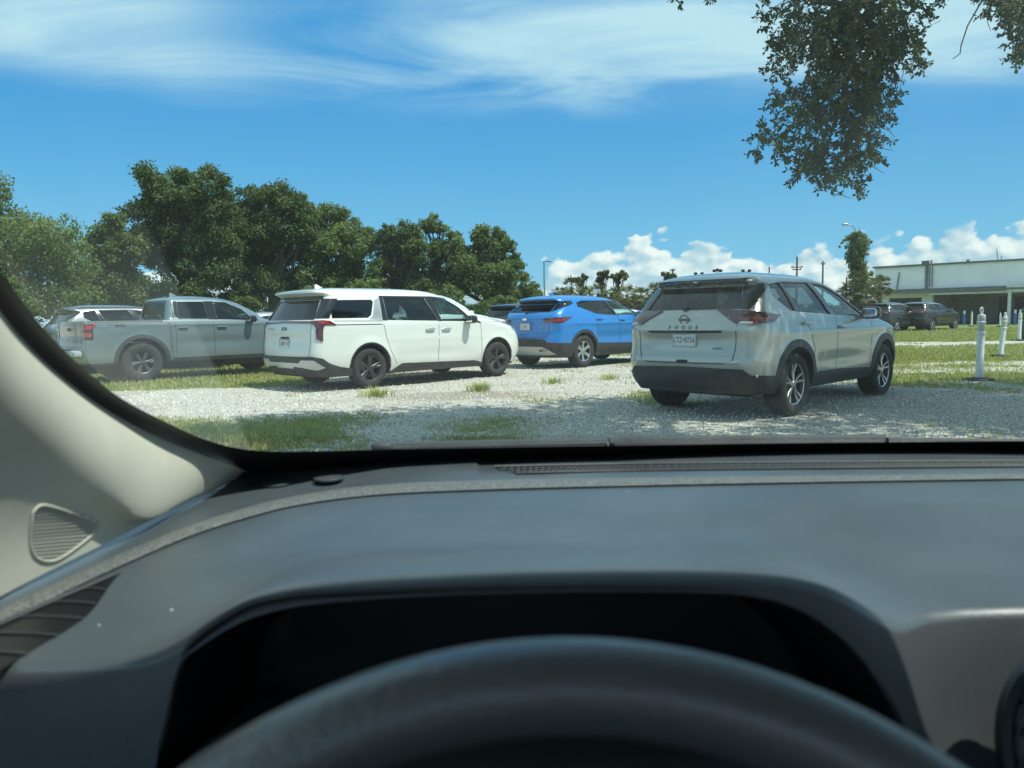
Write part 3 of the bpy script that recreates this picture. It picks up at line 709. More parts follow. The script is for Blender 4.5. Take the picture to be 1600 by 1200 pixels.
def van_feat(y, z):
    d = np.zeros_like(y)
    d += .020*(1/(1+np.exp((np.abs(y)-.62)/.04)))*(1/(1+np.exp((abs(z-.86)-.11)/.015)))
    return d
def van_extra(root, H):
    for s_ in (-1, 1):
        H.ribbon('slide_rail', [(.42, 1.115), (1.40, 1.11)], .014, 'side', M_GAP, root, off=.002, side=s_)
    b = MB(); b.sell(H.map('rear', 0, .905, .004), (.03, .30, .03), 4); b.build('tailgate_handle', M_GAP, root)
    H.text('badge_lettering', 'KIA', .0, 1.055, .085, 'rear', M_RIMD, root, spacing=1.0, sx=1.5)
    H.text('model_lettering', 'CARNIVAL', .52, 1.055, .045, 'rear', M_SATIN, root, spacing=1.1)
S_VAN = dict(L=5.155, paint=P_WHITE, z=[.23, .40, .50, .62, .85, 1.0, 1.10, 1.17, 1.22, 1.35, 1.5, 1.60, 1.64, 1.67, 1.70],
    xr=[.16, .04, .0, .0, .02, .03, .05, .07, .105, .185, .27, .325, .26, .17, .18],
    xf=[5.0, 5.12, 5.155, 5.155, 5.10, 4.96, 4.66, 4.32, 4.14, 3.84, 3.52, 3.28, 3.16, 3.06, 2.92],
    w=[.92, .975, .99, .997, .997, .995, .99, .975, .955, .92, .868, .830, .812, .795, .770], top=1.775, roof=(.8, 1.1),
    belt=1.17, hood=.98, hoodr=.7, cr=(.20, .26, .30, .48), crt=(.14, .18, .40, .6), bow=(.08, .14), tap=(.035, .09), wx=(1.13, 4.22), r=.352, dip=.55, crease=(.84, .006),
    rfeat=van_feat, cowl=3.95, cavr=.0, rwin=[(-.80, 1.205), (.80, 1.205), (.70, 1.54), (-.70, 1.54)], fwin=[(-.70, 1.18), (.70, 1.18), (.62, 1.62), (-.62, 1.62)],
    windows=[([(.42, 1.535), (1.27, 1.545), (1.30, 1.51), (1.20, 1.27), (1.12, 1.225), (.42, 1.225)], G_DPRIV, 'quarter_window'),
             ([(1.53, 1.585), (2.46, 1.58), (2.68, 1.15), (1.53, 1.18)], G_PRIV, 'side_window'),
             ([(2.66, 1.575), (3.02, 1.55), (3.24, 1.43), (3.46, 1.24), (3.48, 1.13), (2.78, 1.145)], G_SIDE, 'side_window')],
    rglass=G_DPRIV,
    wtrim=[[(1.45, 1.592), (1.525, 1.592), (1.525, 1.172), (1.42, 1.175)], [(2.465, 1.588), (2.655, 1.585), (2.775, 1.138), (2.685, 1.145)],
           [(3.485, 1.125), (3.465, 1.25), (3.52, 1.22), (3.78, 1.10), (3.74, 1.09)], [(1.45, 1.615), (2.66, 1.612), (3.05, 1.58), (3.02, 1.552), (2.66, 1.577), (1.45, 1.587)]],
    gaps=[[(1.42, 1.16), (1.48, .86), (1.58, .60), (1.70, .39)], [(2.68, 1.14), (2.68, .8), (2.67, .40)], [(3.75, 1.09), (3.77, .9), (3.77, .7), (3.76, .36)]],
    rgaps=[[(-.80, 1.12), (-.80, .80), (-.78, .62), (-.70, .58), (.70, .58), (.78, .62), (.80, .80), (.80, 1.12)]],
    archw=.030, archmat=M_GAP, archoff=.002, gap=.055,
    sills=[[(1.54, .240), (3.80, .240), (3.82, .30), (3.60, .355), (1.82, .395), (1.60, .28)]],
    patches=[('rear_bumper_cladding', [(0, .24), (1.52, .24), (1.50, .36), (1.30, .40), (1.14, .47), (1.02, .56), (.84, .59), (0, .575)], 'wrap', M_PLAST, .012),
             ('skid_plate', [(0, .485), (.50, .48), (.58, .53), (.88, .53), (1.02, .41), (.90, .375), (.56, .41), (.30, .425), (.28, .39), (0, .39)], 'wrap', P_LSILV, .026),
             ('light_bar', [(0, 1.190), (.78, 1.180), (.78, 1.140), (0, 1.155)], 'wrap', M_DRED, .014),
             ('tail_light', [(.74, 1.18), (.98, 1.19), (1.10, 1.18), (1.24, 1.115), (1.02, 1.115), (1.02, .84), (.92, .88), (.90, 1.07), (.84, 1.13), (.74, 1.14)], 'wrap', M_DRED, .018),
             ('tail_light', [(.92, 1.178), (1.08, 1.168), (1.16, 1.128), (1.00, 1.135), (.90, 1.16)], 'wrap', M_RED, .023),
             ('spoiler_trim', [(-.74, 1.615), (.74, 1.615), (.72, 1.545), (-.72, 1.545)], 'rear', M_GBLK, .006),
             ('pillar_panel', [(1.33, 1.53), (1.44, 1.59), (1.41, 1.18), (1.15, 1.205), (1.24, 1.26)], 'side', M_SATIN, .004),
             ('window_trim', [(.80, 1.225), (1.06, 1.225), (1.00, 1.56), (.72, 1.56)], 'wrap', M_GBLK, .005),
             ('headlight', [(4.72, 1.0), (4.93, .90), (4.98, .78), (4.90, .76), (4.84, .88), (4.66, .97)], 'side', M_CLEARL, .006),
             ('window_molding', [(.45, 1.190), (1.40, 1.175), (1.40, 1.165), (.45, 1.180)], 'side', M_SATIN, .006)],
    texts=[], plate=(.80, 'GRT V', M_INK, -.02), ptop='', mirror=(3.42, 1.13), mirmat=M_GBLK, handles=[(2.47, 1.0), (2.86, .995)], hmat=M_CHR, darkrec=False,
    wheel=dict(rr=.232, wd=.235, n=5, dbl=.14, w=(.045, .05), m=M_RIMD, bar=M_RIMD, rot=.2), track=.975, seats=(2.9, 2.05, 1.2), seatm=M_SEAT,
    fin=.75, extra=van_extra)

def blazer_extra(root, H):
    b = MB(); p = H.map('rear', 0, 1.135, .014); b.box((0, 0, 0), (.012, .15, .034)); b.box((0, 0, 0), (.014, .055, .062)); e = b.build('emblem', M_CHR, root); e.location = p
    for s_ in (-1, 1):
        b = MB(); b.box((.12, .52*s_, .42), (.12, .20, .055)); b.build('exhaust_tip', M_CHR, root)
S_BLAZER = dict(L=4.862, paint=P_BLUE, z=[.25, .45, .60, .72, .85, 1.0, 1.12, 1.22, 1.28, 1.38, 1.48, 1.54, 1.57, 1.60],
    xr=[.16, .06, .0, .02, .05, .05, .04, .07, .12, .27, .42, .36, .28, .30],
    xf=[4.70, 4.82, 4.862, 4.86, 4.83, 4.62, 4.06, 3.60, 3.48, 3.25, 3.02, 2.86, 2.76, 2.64],
    w=[.90, .955, .968, .97, .972, .970, .945, .905, .88, .825, .772, .735, .712, .68], top=1.70, roof=(.8, 1.0),
    belt=1.24, hood=.98, hoodr=.7, cr=(.26, .32, .30, .48), crt=(.16, .22, .40, .6), bow=(.13, .14), tap=(.06, .09), wx=(1.02, 3.883), r=.378, dip=.70, crease=(1.02, .012),
    cowl=3.40, rwin=[(-.64, 1.29), (.64, 1.29), (.56, 1.47), (-.56, 1.47)], fwin=[(-.64, 1.20), (.64, 1.20), (.54, 1.53), (-.54, 1.53)],
    windows=[([(.98, 1.505), (1.18, 1.555), (2.02, 1.56), (2.26, 1.225), (1.58, 1.262), (.98, 1.44)], G_DPRIV, 'side_window'),
             ([(2.14, 1.56), (2.46, 1.55), (2.82, 1.43), (3.18, 1.24), (3.20, 1.19), (2.32, 1.215)], G_SIDE, 'side_window')],
    rglass=G_PRIV, wtrim=[[(2.025, 1.565), (2.135, 1.565), (2.32, 1.212), (2.265, 1.218)], [(3.20, 1.18), (3.185, 1.25), (3.36, 1.17), (3.33, 1.15)]],
    wline=[(2.4, 1.20), (1.58, 1.248), (.96, 1.43)], wlmat=M_GBLK,
    gaps=[[(2.32, 1.20), (2.36, .9), (2.36, .5)], [(3.42, 1.1), (3.42, .8), (3.4, .5)], [(1.40, 1.28), (1.52, .95), (1.50, .7), (1.5, .5)]],
    rgaps=[[(-.70, 1.22), (-.68, .80), (-.60, .72), (.60, .72), (.68, .80), (.70, 1.22)]],
    archw=.065, sills=[[(1.46, .26), (3.44, .26), (3.44, .50), (1.46, .555)]],
    patches=[('rear_bumper_cladding', [(0, .50), (.50, .50), (.56, .27), (1.45, .27), (1.45, .58), (.66, .595), (.58, .68), (0, .70)], 'wrap', M_PLAST, .012),
             ('skid_plate', [(0, .325), (.60, .325), (.80, .34), (.62, .47), (.50, .515), (0, .515)], 'wrap', M_SATIN, .022),
             ('tail_light', [(.52, 1.125), (.60, 1.155), (.90, 1.175), (1.32, 1.18), (1.12, 1.09), (.98, 1.05), (.62, 1.05), (.53, 1.08)], 'wrap', M_DRED, .012),
             ('tail_light', [(.62, 1.10), (.95, 1.125), (1.12, 1.13), (.98, 1.085), (.66, 1.075)], 'wrap', M_RED, .017),
             ('rear_reflector', [(.66, .55), (.92, .56), (.92, .545), (.66, .535)], 'wrap', M_RED, .020),
             ('spoiler_trim', [(-.64, 1.56), (.64, 1.56), (.62, 1.475), (-.62, 1.475)], 'rear', M_GBLK, .008),
             ('rear_pillar_trim', [(.60, 1.48), (.80, 1.545), (1.06, 1.555), (1.04, 1.50), (.78, 1.36), (.66, 1.29)], 'wrap', M_GBLK, .005),
             ('headlight', [(4.3, 1.0), (4.6, .93), (4.6, .89), (4.3, .95)], 'side', M_CLEARL, .004)],
    texts=[], plate=(.965, 'QVJ', M_INKG, -.02), ptop='', mirror=(3.12, 1.19), handles=[(1.60, 1.12), (2.48, 1.09)],
    wheel=dict(rr=.240, wd=.24, n=6, w=(.075, .095), m=M_RIM, bar=M_RIMD, rot=.5), track=.955, seats=(2.45, 1.55), fin=1.0, wiper=(1.285, .02, -.30), extra=blazer_extra)

def truck_extra(root, H):
    b = MB(); b.sell((.02, 0, .62), (.22, 1.66, .16), 5); b.box((-.03, 0, .70), (.10, 1.2, .012), mi=1); b.build('rear_bumper', [P_LSILV, M_PLAST], root)
    for s_ in (-1, 1):
        H.text('decal_lettering', '4X4', .77, 1.160, .072, 'side', M_DRED, root, side=s_, sx=1.6, off=.003, skirt=0)
        H.text('decal_lettering', 'PRO-4X', .42, 1.165, .05, 'side', M_SATIN, root, side=s_, sx=1.3, off=.003, skirt=0)
        H.ribbon('bed_rail_cap', [(.12, 1.245), (1.62, 1.245)], .024, 'side', M_PLAST, root, off=.006, side=s_, skirt=.01)
    b = MB(); b.sell(H.map('rear', 0, 1.10, .004), (.03, .24, .07), 4); b.build('tailgate_handle', M_GAP, root)
    H.ribbon('back_window_frame', [(-.66, 1.31), (.66, 1.31), (.60, 1.65), (-.60, 1.65)], .035, 'rear', M_GBLK, root, off=.004, close=True, skirt=.01)
    H.ribbons('back_window_frame', [[(-.25, 1.32), (-.24, 1.64)], [(.25, 1.32), (.24, 1.64)]], .02, 'rear', M_GBLK, root, off=.002)
    b = MB(); b.box((2.4, -.99, .43), (1.9, .10, .05)); b.box((2.4, .99, .43), (1.9, .10, .05))
S_TRUCK = dict(L=5.34, paint=P_GREY, z=[.38, .52, .65, .80, 1.0, 1.10, 1.18, 1.25, 1.28, 1.43, 1.56, 1.64, 1.70],
    xr=[.14, .09, .08, .09, .10, .10, .10, .10, .10, .10, .10, .10, .10], step=(1.263, 1.70, .22), xf=[5.22, 5.32, 5.34, 5.34, 5.30, 5.14, 4.62, 4.22, 4.12, 3.90, 3.66, 3.50, 3.30],
    w=[.90, .93, .935, .94, .938, .932, .925, .905, .875, .830, .780, .750, .715], top=1.80, roof=(.5, 1.0),
    belt=1.25, hood=1.06, hoodr=.6, cr=(.07, .06, .28, .40), crt=(.10, .10, .36, .5), bow=(.02, .14), tap=(.0, .07), wx=(1.17, 4.37), r=.402, dip=.78, crease=(1.16, .010),
    cowl=4.1, cab=1.86, floor=.75, rwin=[(-.64, 1.32), (.64, 1.32), (.585, 1.64), (-.585, 1.64)], fwin=[(-.66, 1.30), (.66, 1.30), (.56, 1.66), (-.56, 1.66)], bed=(.20, 1.58, .76, .80),
    windows=[([(1.98, 1.65), (2.55, 1.655), (2.58, 1.275), (2.05, 1.285), (1.96, 1.36)], G_DPRIV, 'side_window'),
             ([(2.76, 1.655), (3.03, 1.64), (3.38, 1.485), (3.56, 1.31), (3.56, 1.235), (2.79, 1.265)], G_SIDE, 'side_window')],
    rglass=G_PRIV, wtrim=[[(2.555, 1.665), (2.755, 1.662), (2.785, 1.258), (2.585, 1.268)], [(1.90, 1.66), (1.975, 1.66), (1.955, 1.36), (2.045, 1.28), (1.96, 1.285), (1.88, 1.37)], [(3.565, 1.232), (3.565, 1.31), (3.74, 1.24), (3.70, 1.225)]],
    gaps=[[(1.665, 1.25), (1.73, 1.18), (1.755, .42)], [(1.69, 1.25), (1.76, 1.18), (1.785, .42)], [(1.85, 1.64), (1.85, 1.28), (1.87, .95), (1.86, .8), (1.86, .50)], [(2.68, 1.26), (2.69, .50)], [(3.86, 1.19), (3.84, .9), (3.80, .70), (3.80, .50)]],
    rgaps=[[(-.78, 1.26), (-.78, .74), (.78, .74), (.78, 1.26)]],
    archw=.075, archang=(-.1, math.pi+.1), gap=.085, sills=[[(1.80, .392), (3.80, .392), (3.80, .47), (1.80, .47)]],
    patches=[('tail_light', [(.80, 1.20), (1.06, 1.20), (1.06, .90), (.80, .90)], 'wrap', M_GBLK, .010),
             ('tail_light', [(.83, 1.185), (1.12, 1.185), (1.02, 1.09), (.83, 1.09)], 'wrap', M_RED, .016), ('tail_light', [(.83, 1.035), (1.03, 1.035), (1.03, .95), (.83, .95)], 'wrap', M_RED, .016),
             ('headlight', [(4.75, 1.08), (5.0, 1.02), (5.0, .92), (4.75, .98)], 'side', M_CLEARL, .004),
             ('tailgate_applique', [(-.76, 1.22), (.76, 1.22), (.76, .82), (-.76, .82)], 'rear', M_GBLK, .006)],  # gloss black sheet over the grey tailgate, its shade put into the colour
    texts=[], plate=None, mirror=(3.52, 1.23), mirmat=M_GBLK, handles=[(2.02, 1.105), (2.86, 1.10)], darkrec=True,
    wheel=dict(rr=.230, wd=.26, n=6, dbl=.10, w=(.035, .05), m=M_RIMG, bar=M_RIMD, rot=.1), track=.93, seats=(2.9, 2.15), fin=2.2, extra=truck_extra)
def variant(S, **k): d = dict(S); d.update(k); return d
# ------------------------------------------------------------------ other parked vehicles
def gpos(u, v): p = on_ground(u, v); return p.x, p.y
build_car(S_ROGUE, 2.636, 9.26, .800, 'silver sport utility vehicle parked nearest the camera, seen from its rear right corner', 'SUV', 'sport_utility_vehicle')
build_car(S_VAN, -3.166, 13.89, .790, 'white minivan with black wheels and a full width red light bar on its tailgate', 'minivan', 'minivan')
build_car(S_BLAZER, 1.031, 18.2, .796, 'bright blue sport utility vehicle with silver wheels parked beyond the white minivan', 'SUV', 'sport_utility_vehicle')
build_car(S_TRUCK, -8.235, 16.13, .789, 'grey blue crew cab pickup truck with red 4X4 decal on its bed', 'pickup truck', 'pickup_truck')
WB = dict(rr=.235, wd=.235, n=5, dbl=.15, w=(.04, .045), m=M_RIM, bar=M_RIMD, rot=.6)
WD = dict(rr=.235, wd=.235, n=6, w=(.05, .07), m=M_RIMG, bar=M_RIMD, rot=.2)
def back_suv(base, pnt, X, Y, head, label, name='sport_utility_vehicle', cat='SUV', wheel=None, dim=False, **k):
    base_p = [((n, p, md, (pnt if m is P_WHITE else M_DRED if (dim and m is M_RED) else m), o)) for n, p, md, m, o in base['patches']]
    return build_car(variant(base, paint=pnt, mirmat=pnt, texts=[], plate=None, rfeat=lambda y, z: np.zeros_like(y), extra=None, patches=base_p, wheel=wheel or WD, **k), X, Y, head, label, cat, name)
P_MGREY = paint('mid grey paint', (.17, .19, .20), .3, .32)
back_suv(S_ROGUE, P_MGREY, -10.45, 18.7, HEAD, 'grey sport utility vehicle with a dark roof and bright window line behind the pickup bed', dim=True, roofmat=P_DGREY, wheel=WB)
back_suv(S_ROGUE, P_LSILV, -9.3, 28.0, HEAD, 'silver vehicle mostly hidden between the pickup cab and the white minivan', wheel=WB, dz=-.12)
back_suv(S_BLAZER, P_DGREY, -3.6, 25.0, HEAD, 'dark grey vehicle whose roof shows just behind the minivan windscreen', dz=-.22)
back_suv(variant(S_TRUCK, patches=[p for p in S_TRUCK['patches'] if p[0] != 'tailgate_applique']), P_WHITE, -3.41, 17.44, HEAD, 'white pickup truck whose bonnet shows between the white minivan and the blue vehicle', 'pickup_truck', 'pickup truck', wheel=WD, dz=.03)  # leaves out the black sheet that stands for shade on the grey tailgate
back_suv(S_ROGUE, P_BLACK, .1, 26.0, HEAD, 'black sport utility vehicle partly hidden behind the rear of the blue one', wheel=WB)
back_suv(S_ROGUE, P_WHITE, 3.6, 27.5, HEAD, 'white vehicle just showing between the blue and the nearest silver one', wheel=WB, dz=-.25)
for (u, v, p, l) in ((1378, 517.5, P_BLACK, 'left one of two dark sport utility vehicles on the grass before the warehouse'), (1433, 516, P_BLACK, 'right one of two dark sport utility vehicles on the grass before the warehouse')):
    x, y = gpos(u, v); back_suv(S_ROGUE, p, x, y, HEAD+.18, l, wheel=WB)
x, y = gpos(1556, 503.5); back_suv(S_BLAZER, P_WHITE, x, y, HEAD+.7, 'white car standing under the warehouse canopy behind the bollards', 'car', 'car', wheel=WB)

# ------------------------------------------------------------------ ground cover
def box_(x, a, b, s): return 1/(1+np.exp(-(x-a)/s))*1/(1+np.exp((x-b)/s))
def fbm(x, y, sc, oct_=4, seed=0):
    out = np.zeros_like(x); amp = 1; tot = 0
    r = np.random.default_rng(seed); G = r.random((257, 257))
    for o in range(oct_):
        X = (x*sc*2**o+17.3*o+100) % 256; Yv = (y*sc*2**o+5.1*o+100) % 256
        xi, yi = X.astype(int), Yv.astype(int); fx, fy = X-xi, Yv-yi; fx = fx*fx*(3-2*fx); fy = fy*fy*(3-2*fy)
        a = G[yi, xi]*(1-fx)+G[yi, xi+1]*fx; b = G[yi+1, xi]*(1-fx)+G[yi+1, xi+1]*fx
        out += amp*(a*(1-fy)+b*fy); tot += amp; amp *= .55
    return out/tot
def grass_density(x, y):
    d = np.zeros_like(x)+.17*box_(y, 8, 400, .8)
    n = fbm(x, y, .9, 4, 3); n2 = fbm(x, y, .25, 3, 5)
    d = np.maximum(d, box_(x, -9, -1.3-.35*(y-8), .5)*box_(y, 3, 9.8, .35)*.86)
    d = np.maximum(d, box_(x, -3, .3, .5)*box_(y, 3.5, 9.0, .6)*.56)
    d = np.maximum(d, box_(x, -2, 40, .6)*box_(y, 4, 8.0, .6)*.28)
    d = np.maximum(d, box_(x, -60, -3.6-.25*(y-14), .35)*box_(y, 13.6, 24, .25)*1.05)
    d = np.maximum(d, box_(x, -4.2, -.5, .3)*box_(y, 12.6, 14.0, .3)*.38)
    d = np.maximum(d, box_(x, -60, 60, 1)*box_(y, 23, 400, 1.2)*.95)
    d = np.maximum(d, box_(x, 2.8, 60, .8)*box_(y, 15.5, 400, 1.0)*.82)
    d = np.maximum(d, box_(x, .3, 2.4, .3)*box_(y, 9.6, 12.0, .4)*.62)
    d = np.maximum(d, box_(x, 4.5, 40, .5)*box_(y, 11.0, 15.5, .4)*.42)
    d = np.maximum(d, box_(x, -1, 3, .5)*box_(y, 13.5, 16.5, .6)*.33)
    d -= box_(x, 8, 60, 1)*box_(y+.0*x, 25.6, 28.2, .3)*.75
    d -= box_(x, 3.0, 60, 1)*box_(y+.1*x, 17.6, 18.5, .25)*.08
    return d+(n-.5)*1.1+(n2-.5)*.5
gx = np.arange(-16, 20.01, .14); gy = np.arange(2.0, 34.01, .14)
GX, GY = np.meshgrid(gx, gy); 
xs = np.concatenate([[-1200, -500, -200, -80, -40, -26, -20], gx, [24, 30, 40, 60, 100, 220, 500, 1200]])
ys = np.concatenate([[-600, -200, -60, -20, -5, 0], gy, [36, 39, 43, 48, 55, 65, 80, 110, 180, 350, 800, 2200]])
GXf, GYf = np.meshgrid(xs, ys); Z = (fbm(GXf, GYf, .35, 3, 9)-.5)*.06*((GYf > 0) & (GYf < 60))
D_ = grass_density(GXf, GYf)
def gz(x, y): x = np.asarray(x, float); return (fbm(x, np.asarray(y, float), .35, 3, 9)-.5)*.06
nx, ny = len(xs), len(ys)
me = bpy.data.meshes.new('ground'); V = np.stack([GXf, GYf, Z-.012], -1).reshape(-1, 3)
idx = (np.arange(ny-1)[:, None]*nx+np.arange(nx-1)[None, :]).reshape(-1)
Fq = np.stack([idx, idx+1, idx+1+nx, idx+nx], -1)
me.vertices.add(len(V)); me.vertices.foreach_set('co', V.reshape(-1)); me.loops.add(Fq.size); me.loops.foreach_set('vertex_index', Fq.reshape(-1).astype(np.int32))
me.polygons.add(len(Fq)); me.polygons.foreach_set('loop_start', np.arange(0, Fq.size, 4, dtype=np.int32)); me.update(); me.validate()
dirt_ = np.maximum(box_(GXf, -2.6, 1.0, .5)*box_(GYf-.12*GXf, 11.0, 12.5, .25), box_(GXf, -1, 9, .8)*box_(GYf, 14.6, 15.8, .4)*.6)+(fbm(GXf, GYf, .7, 4, 31)-.5)*.9
cd = me.attributes.new('dirt', 'FLOAT', 'POINT'); cd.data.foreach_set('value', dirt_.reshape(-1).astype(np.float32))
ca = me.attributes.new('cover', 'FLOAT', 'POINT'); ca.data.foreach_set('value', D_.reshape(-1).astype(np.float32))
me.polygons.foreach_set('use_smooth', [True]*len(me.polygons))
def ground_mat(t, b):
    p = pos(t); at = t.n.new('ShaderNodeAttribute'); at.attribute_name = 'cover'
    big = t.noise(p, .8, 5, .6); mid = t.noise(p, 5, 4, .65); fine = t.noise(p, 42, 3, .6)
    stones = t.vor(p, 26, 'F1', 1, 1); sd2 = t.vor(p, 26, 'F1'); st2 = t.vor(p, 60, 'F1', 1, 1)
    sv = t.sep(stones)[0]; sv2 = t.sep(st2)[1]
    tone = t.m('ADD', t.m('MULTIPLY', sv, .5), t.m('MULTIPLY', sv2, .5))
    gr = t.mix(tone, (.44, .41, .34), (.80, .76, .665))
    gr = t.mix(t.m('MULTIPLY', t.ss(sd2, .28, .6), .5), gr, (.22, .20, .16))
    a2 = t.n.new('ShaderNodeAttribute'); a2.attribute_name = 'dirt'
    gr = t.mix(t.m('MULTIPLY', t.ss(t.m('ADD', a2.outputs['Fac'], t.m('MULTIPLY', t.m('SUBTRACT', fine, .5), .5)), .35, .8), .75), gr, (.30, .235, .175))
    gr = t.mix(t.m('MULTIPLY', t.ss(mid, .55, .72), .45), gr, (.26, .22, .165))
    gr = t.mix(t.m('MULTIPLY', t.ss(big, .50, .66), .55), gr, (.33, .275, .205))
    soil = t.mix(t.ss(fine, .35, .65), (.075, .105, .028), (.24, .28, .085))
    soil = t.mix(t.m('MULTIPLY', t.ss(mid, .45, .70), .5), soil, (.24, .24, .10))
    f = t.ss(t.m('ADD', at.outputs['Fac'], t.m('MULTIPLY', t.m('SUBTRACT', t.m('ADD', t.m('MULTIPLY', mid, .6), t.m('MULTIPLY', fine, .4)), .5), 1.5)), .36, .62)
    t.l.new(t.mix(f, gr, soil), b.inputs['Base Color'])
    h = t.m('ADD', t.m('MULTIPLY', sd2, -.6), t.m('MULTIPLY', fine, .8))
    t.l.new(t.bump(h, .9, .03), b.inputs['Normal'])
M_GROUND = mat('shell gravel and turf', rough=.95, spec=.2, build=ground_mat)
tag(link('ground', me, None, [M_GROUND]), kind='structure')
# grass blades and loose stones
M_BLADE = leafmat('grass blades', (.17, .215, .050), (.46, .48, .16), .34, .8)
M_STRAW = leafmat('dry grass blades', (.26, .23, .09), (.42, .36, .16), .25, 1.5)
def scatter(n, ymin, ymax, thr, inv=False, seed=1, pw=2.0):
    r = np.random.default_rng(seed); t = r.random(n); y = ymin*(ymax/ymin)**t
    half = y*.78+1.2; x = (r.random(n)*2-1)*half
    d = grass_density(x, y)+(r.random(n)-.5)*.5
    k = d < thr if inv else d > thr
    return x[k], y[k], d[k], r
x, y, d, r = scatter(330000, 5.0, 48, .55, seed=11)
def clear(x, y):
    return x, y
n = len(x); hgt = (.025+.045*r.random(n)*np.clip(d, .3, 1.3))*(1+y*.012); a = r.random(n)*2*np.pi; wv = .004+.0007*y
lean = (r.random((n, 2))-.5)*hgt[:, None]*1.3; z0 = gz(x, y)-.014
P0 = np.stack([x-np.cos(a)*wv, y-np.sin(a)*wv, z0], -1); P1 = np.stack([x+np.cos(a)*wv, y+np.sin(a)*wv, z0], -1); P2 = np.stack([x+lean[:, 0], y+lean[:, 1], z0+hgt], -1)
straw = (r.random(n) < .34+.4*((y < 7.6) & (x < 0))).astype(int)
tag(quads_obj('grass', np.stack([P0, P1, P2], 1), [M_BLADE, M_STRAW], mi=straw), 'short green and straw coloured grass growing through the pale gravel', 'grass', kind='stuff')
def stones(n, seed):
    x, y, d, r = scatter(n, 5.0, 24, .50, True, seed); n = len(x); s = (.006+.016*r.random(n)**2)*(1+.02*y); zz = gz(x, y)-.012
    c = np.stack([x, y, zz+s*.25], -1); B = np.array([[0, 0, 1], [.94, 0, -.33], [-.47, .82, -.33], [-.47, -.82, -.33]])
    an = r.random(n)*6.28; ca_, sa_ = np.cos(an), np.sin(an); J = 1+(r.random((n, 4, 1))-.5)*.6
    Vv = B[None]*J*s[:, None, None]; Vv = np.stack([Vv[..., 0]*ca_[:, None]-Vv[..., 1]*sa_[:, None], Vv[..., 0]*sa_[:, None]+Vv[..., 1]*ca_[:, None], Vv[..., 2]*.8], -1)+c[:, None]
    return Vv[:, [[0, 1, 2], [0, 2, 3], [0, 3, 1]]].reshape(-1, 3, 3)
M_STONE = mat('shell stones', rough=.9, build=lambda t, b: t.l.new(t.mix(t.ss(t.noise(pos(t), 30, 2), .35, .65), (.28, .265, .235), (.74, .72, .66)), b.inputs['Base Color']))
tag(quads_obj('gravel', stones(60000, 21), [M_STONE]), 'loose white shell stones scattered over the parking lot', 'gravel', kind='stuff')
# weed tufts that stand alone on the gravel
def tuft(u, v, h, label, n=70, seed=0, sp=.16):
    g = on_ground(u, v); r = np.random.default_rng(seed); n = int(n*1.6); sp *= 1.25; a = r.random(n)*6.28; rad = r.random(n)**.7*sp
    bx, by = g.x+np.cos(a)*rad, g.y+np.sin(a)*rad; hh = h*(.5+.5*r.random(n)); ww = .006
    tip = np.stack([bx+np.cos(a)*hh*.55, by+np.sin(a)*hh*.55, hh], -1); mid = np.stack([bx+np.cos(a)*hh*.15, by+np.sin(a)*hh*.15, hh*.6], -1)
    px, py = -np.sin(a)*ww, np.cos(a)*ww; z = np.full(n, -.01)
    A = np.stack([bx-px, by-py, z], -1); B = np.stack([bx+px, by+py, z], -1); Cm = mid+np.stack([px, py, z*0], -1); Dm = mid-np.stack([px, py, z*0], -1)
    o = quads_obj('grass_tuft', np.concatenate([np.stack([A, B, Cm, Dm], 1), np.stack([Dm, Cm, tip, tip+.001], 1)]), [M_BLADE])
    tag(o, label, 'weed', 'weed tufts on the gravel')
tuft(588, 620, .17, 'green weed tuft on gravel in front of the minivan rear wheel', 90, 1, .24)
tuft(748, 610, .16, 'green weed tuft on gravel in front of the minivan front wheel', 80, 2, .18)
tuft(864, 598, .12, 'small weed tuft on gravel in front of the blue vehicle', 50, 3, .2)
tuft(952, 592, .11, 'small weed tuft beside the rear bumper of the silver vehicle', 50, 4)
tuft(1528, 590, .10, 'sprig of weed growing at the base of the nearest white bollard', 40, 5, .2)

# ------------------------------------------------------------------ trees
M_BARK = mat('bark', rough=.9, build=vary((.10, .085, .068), .35, 5, .6, 25, bd=.03))
M_OAK = leafmat('oak leaves', (.038, .068, .022), (.128, .172, .056), .30, .9)
M_OAKL = leafmat('light leaves', (.078, .125, .040), (.22, .275, .095), .38, .9)
M_OAKM = leafmat('mid green leaves', (.064, .105, .030), (.19, .24, .075), .34, .9)
M_PINE = leafmat('olive leaves', (.050, .062, .022), (.13, .14, .05), .25, 1.0)
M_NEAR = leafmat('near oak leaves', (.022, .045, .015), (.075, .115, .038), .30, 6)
def leaves(centers, radii, n, size, r, flat=.85, shell=.5):
    k = len(centers); w = radii**2; pick = r.choice(k, n, p=w/w.sum())
    d = r.normal(size=(n, 3)); d /= np.linalg.norm(d, axis=1)[:, None]
    rad = r.random(n)**shell*np.where(r.random(n) < .22, 1.35, 1.0)
    lump = .68+.64*fbm(d[:, 0]*1.0+pick*3.1, d[:, 1]+d[:, 2]*1.3+pick*1.7, 2.6, 3, 8)
    c = centers[pick]+d*np.array([1, 1, flat])*(radii[pick]*rad*lump)[:, None]
    nn = d*.6+r.normal(size=(n, 3))*.8+np.array([0, 0, .35]); nn /= np.linalg.norm(nn, axis=1)[:, None]
    t = np.cross(nn, r.normal(size=(n, 3))); t /= np.linalg.norm(t, axis=1)[:, None]; b = np.cross(nn, t)
    s = size*(.6+.8*r.random(n))[:, None]
    return np.stack([c+t*s, c+b*s*.55, c-t*s, c-b*s*.55], 1)
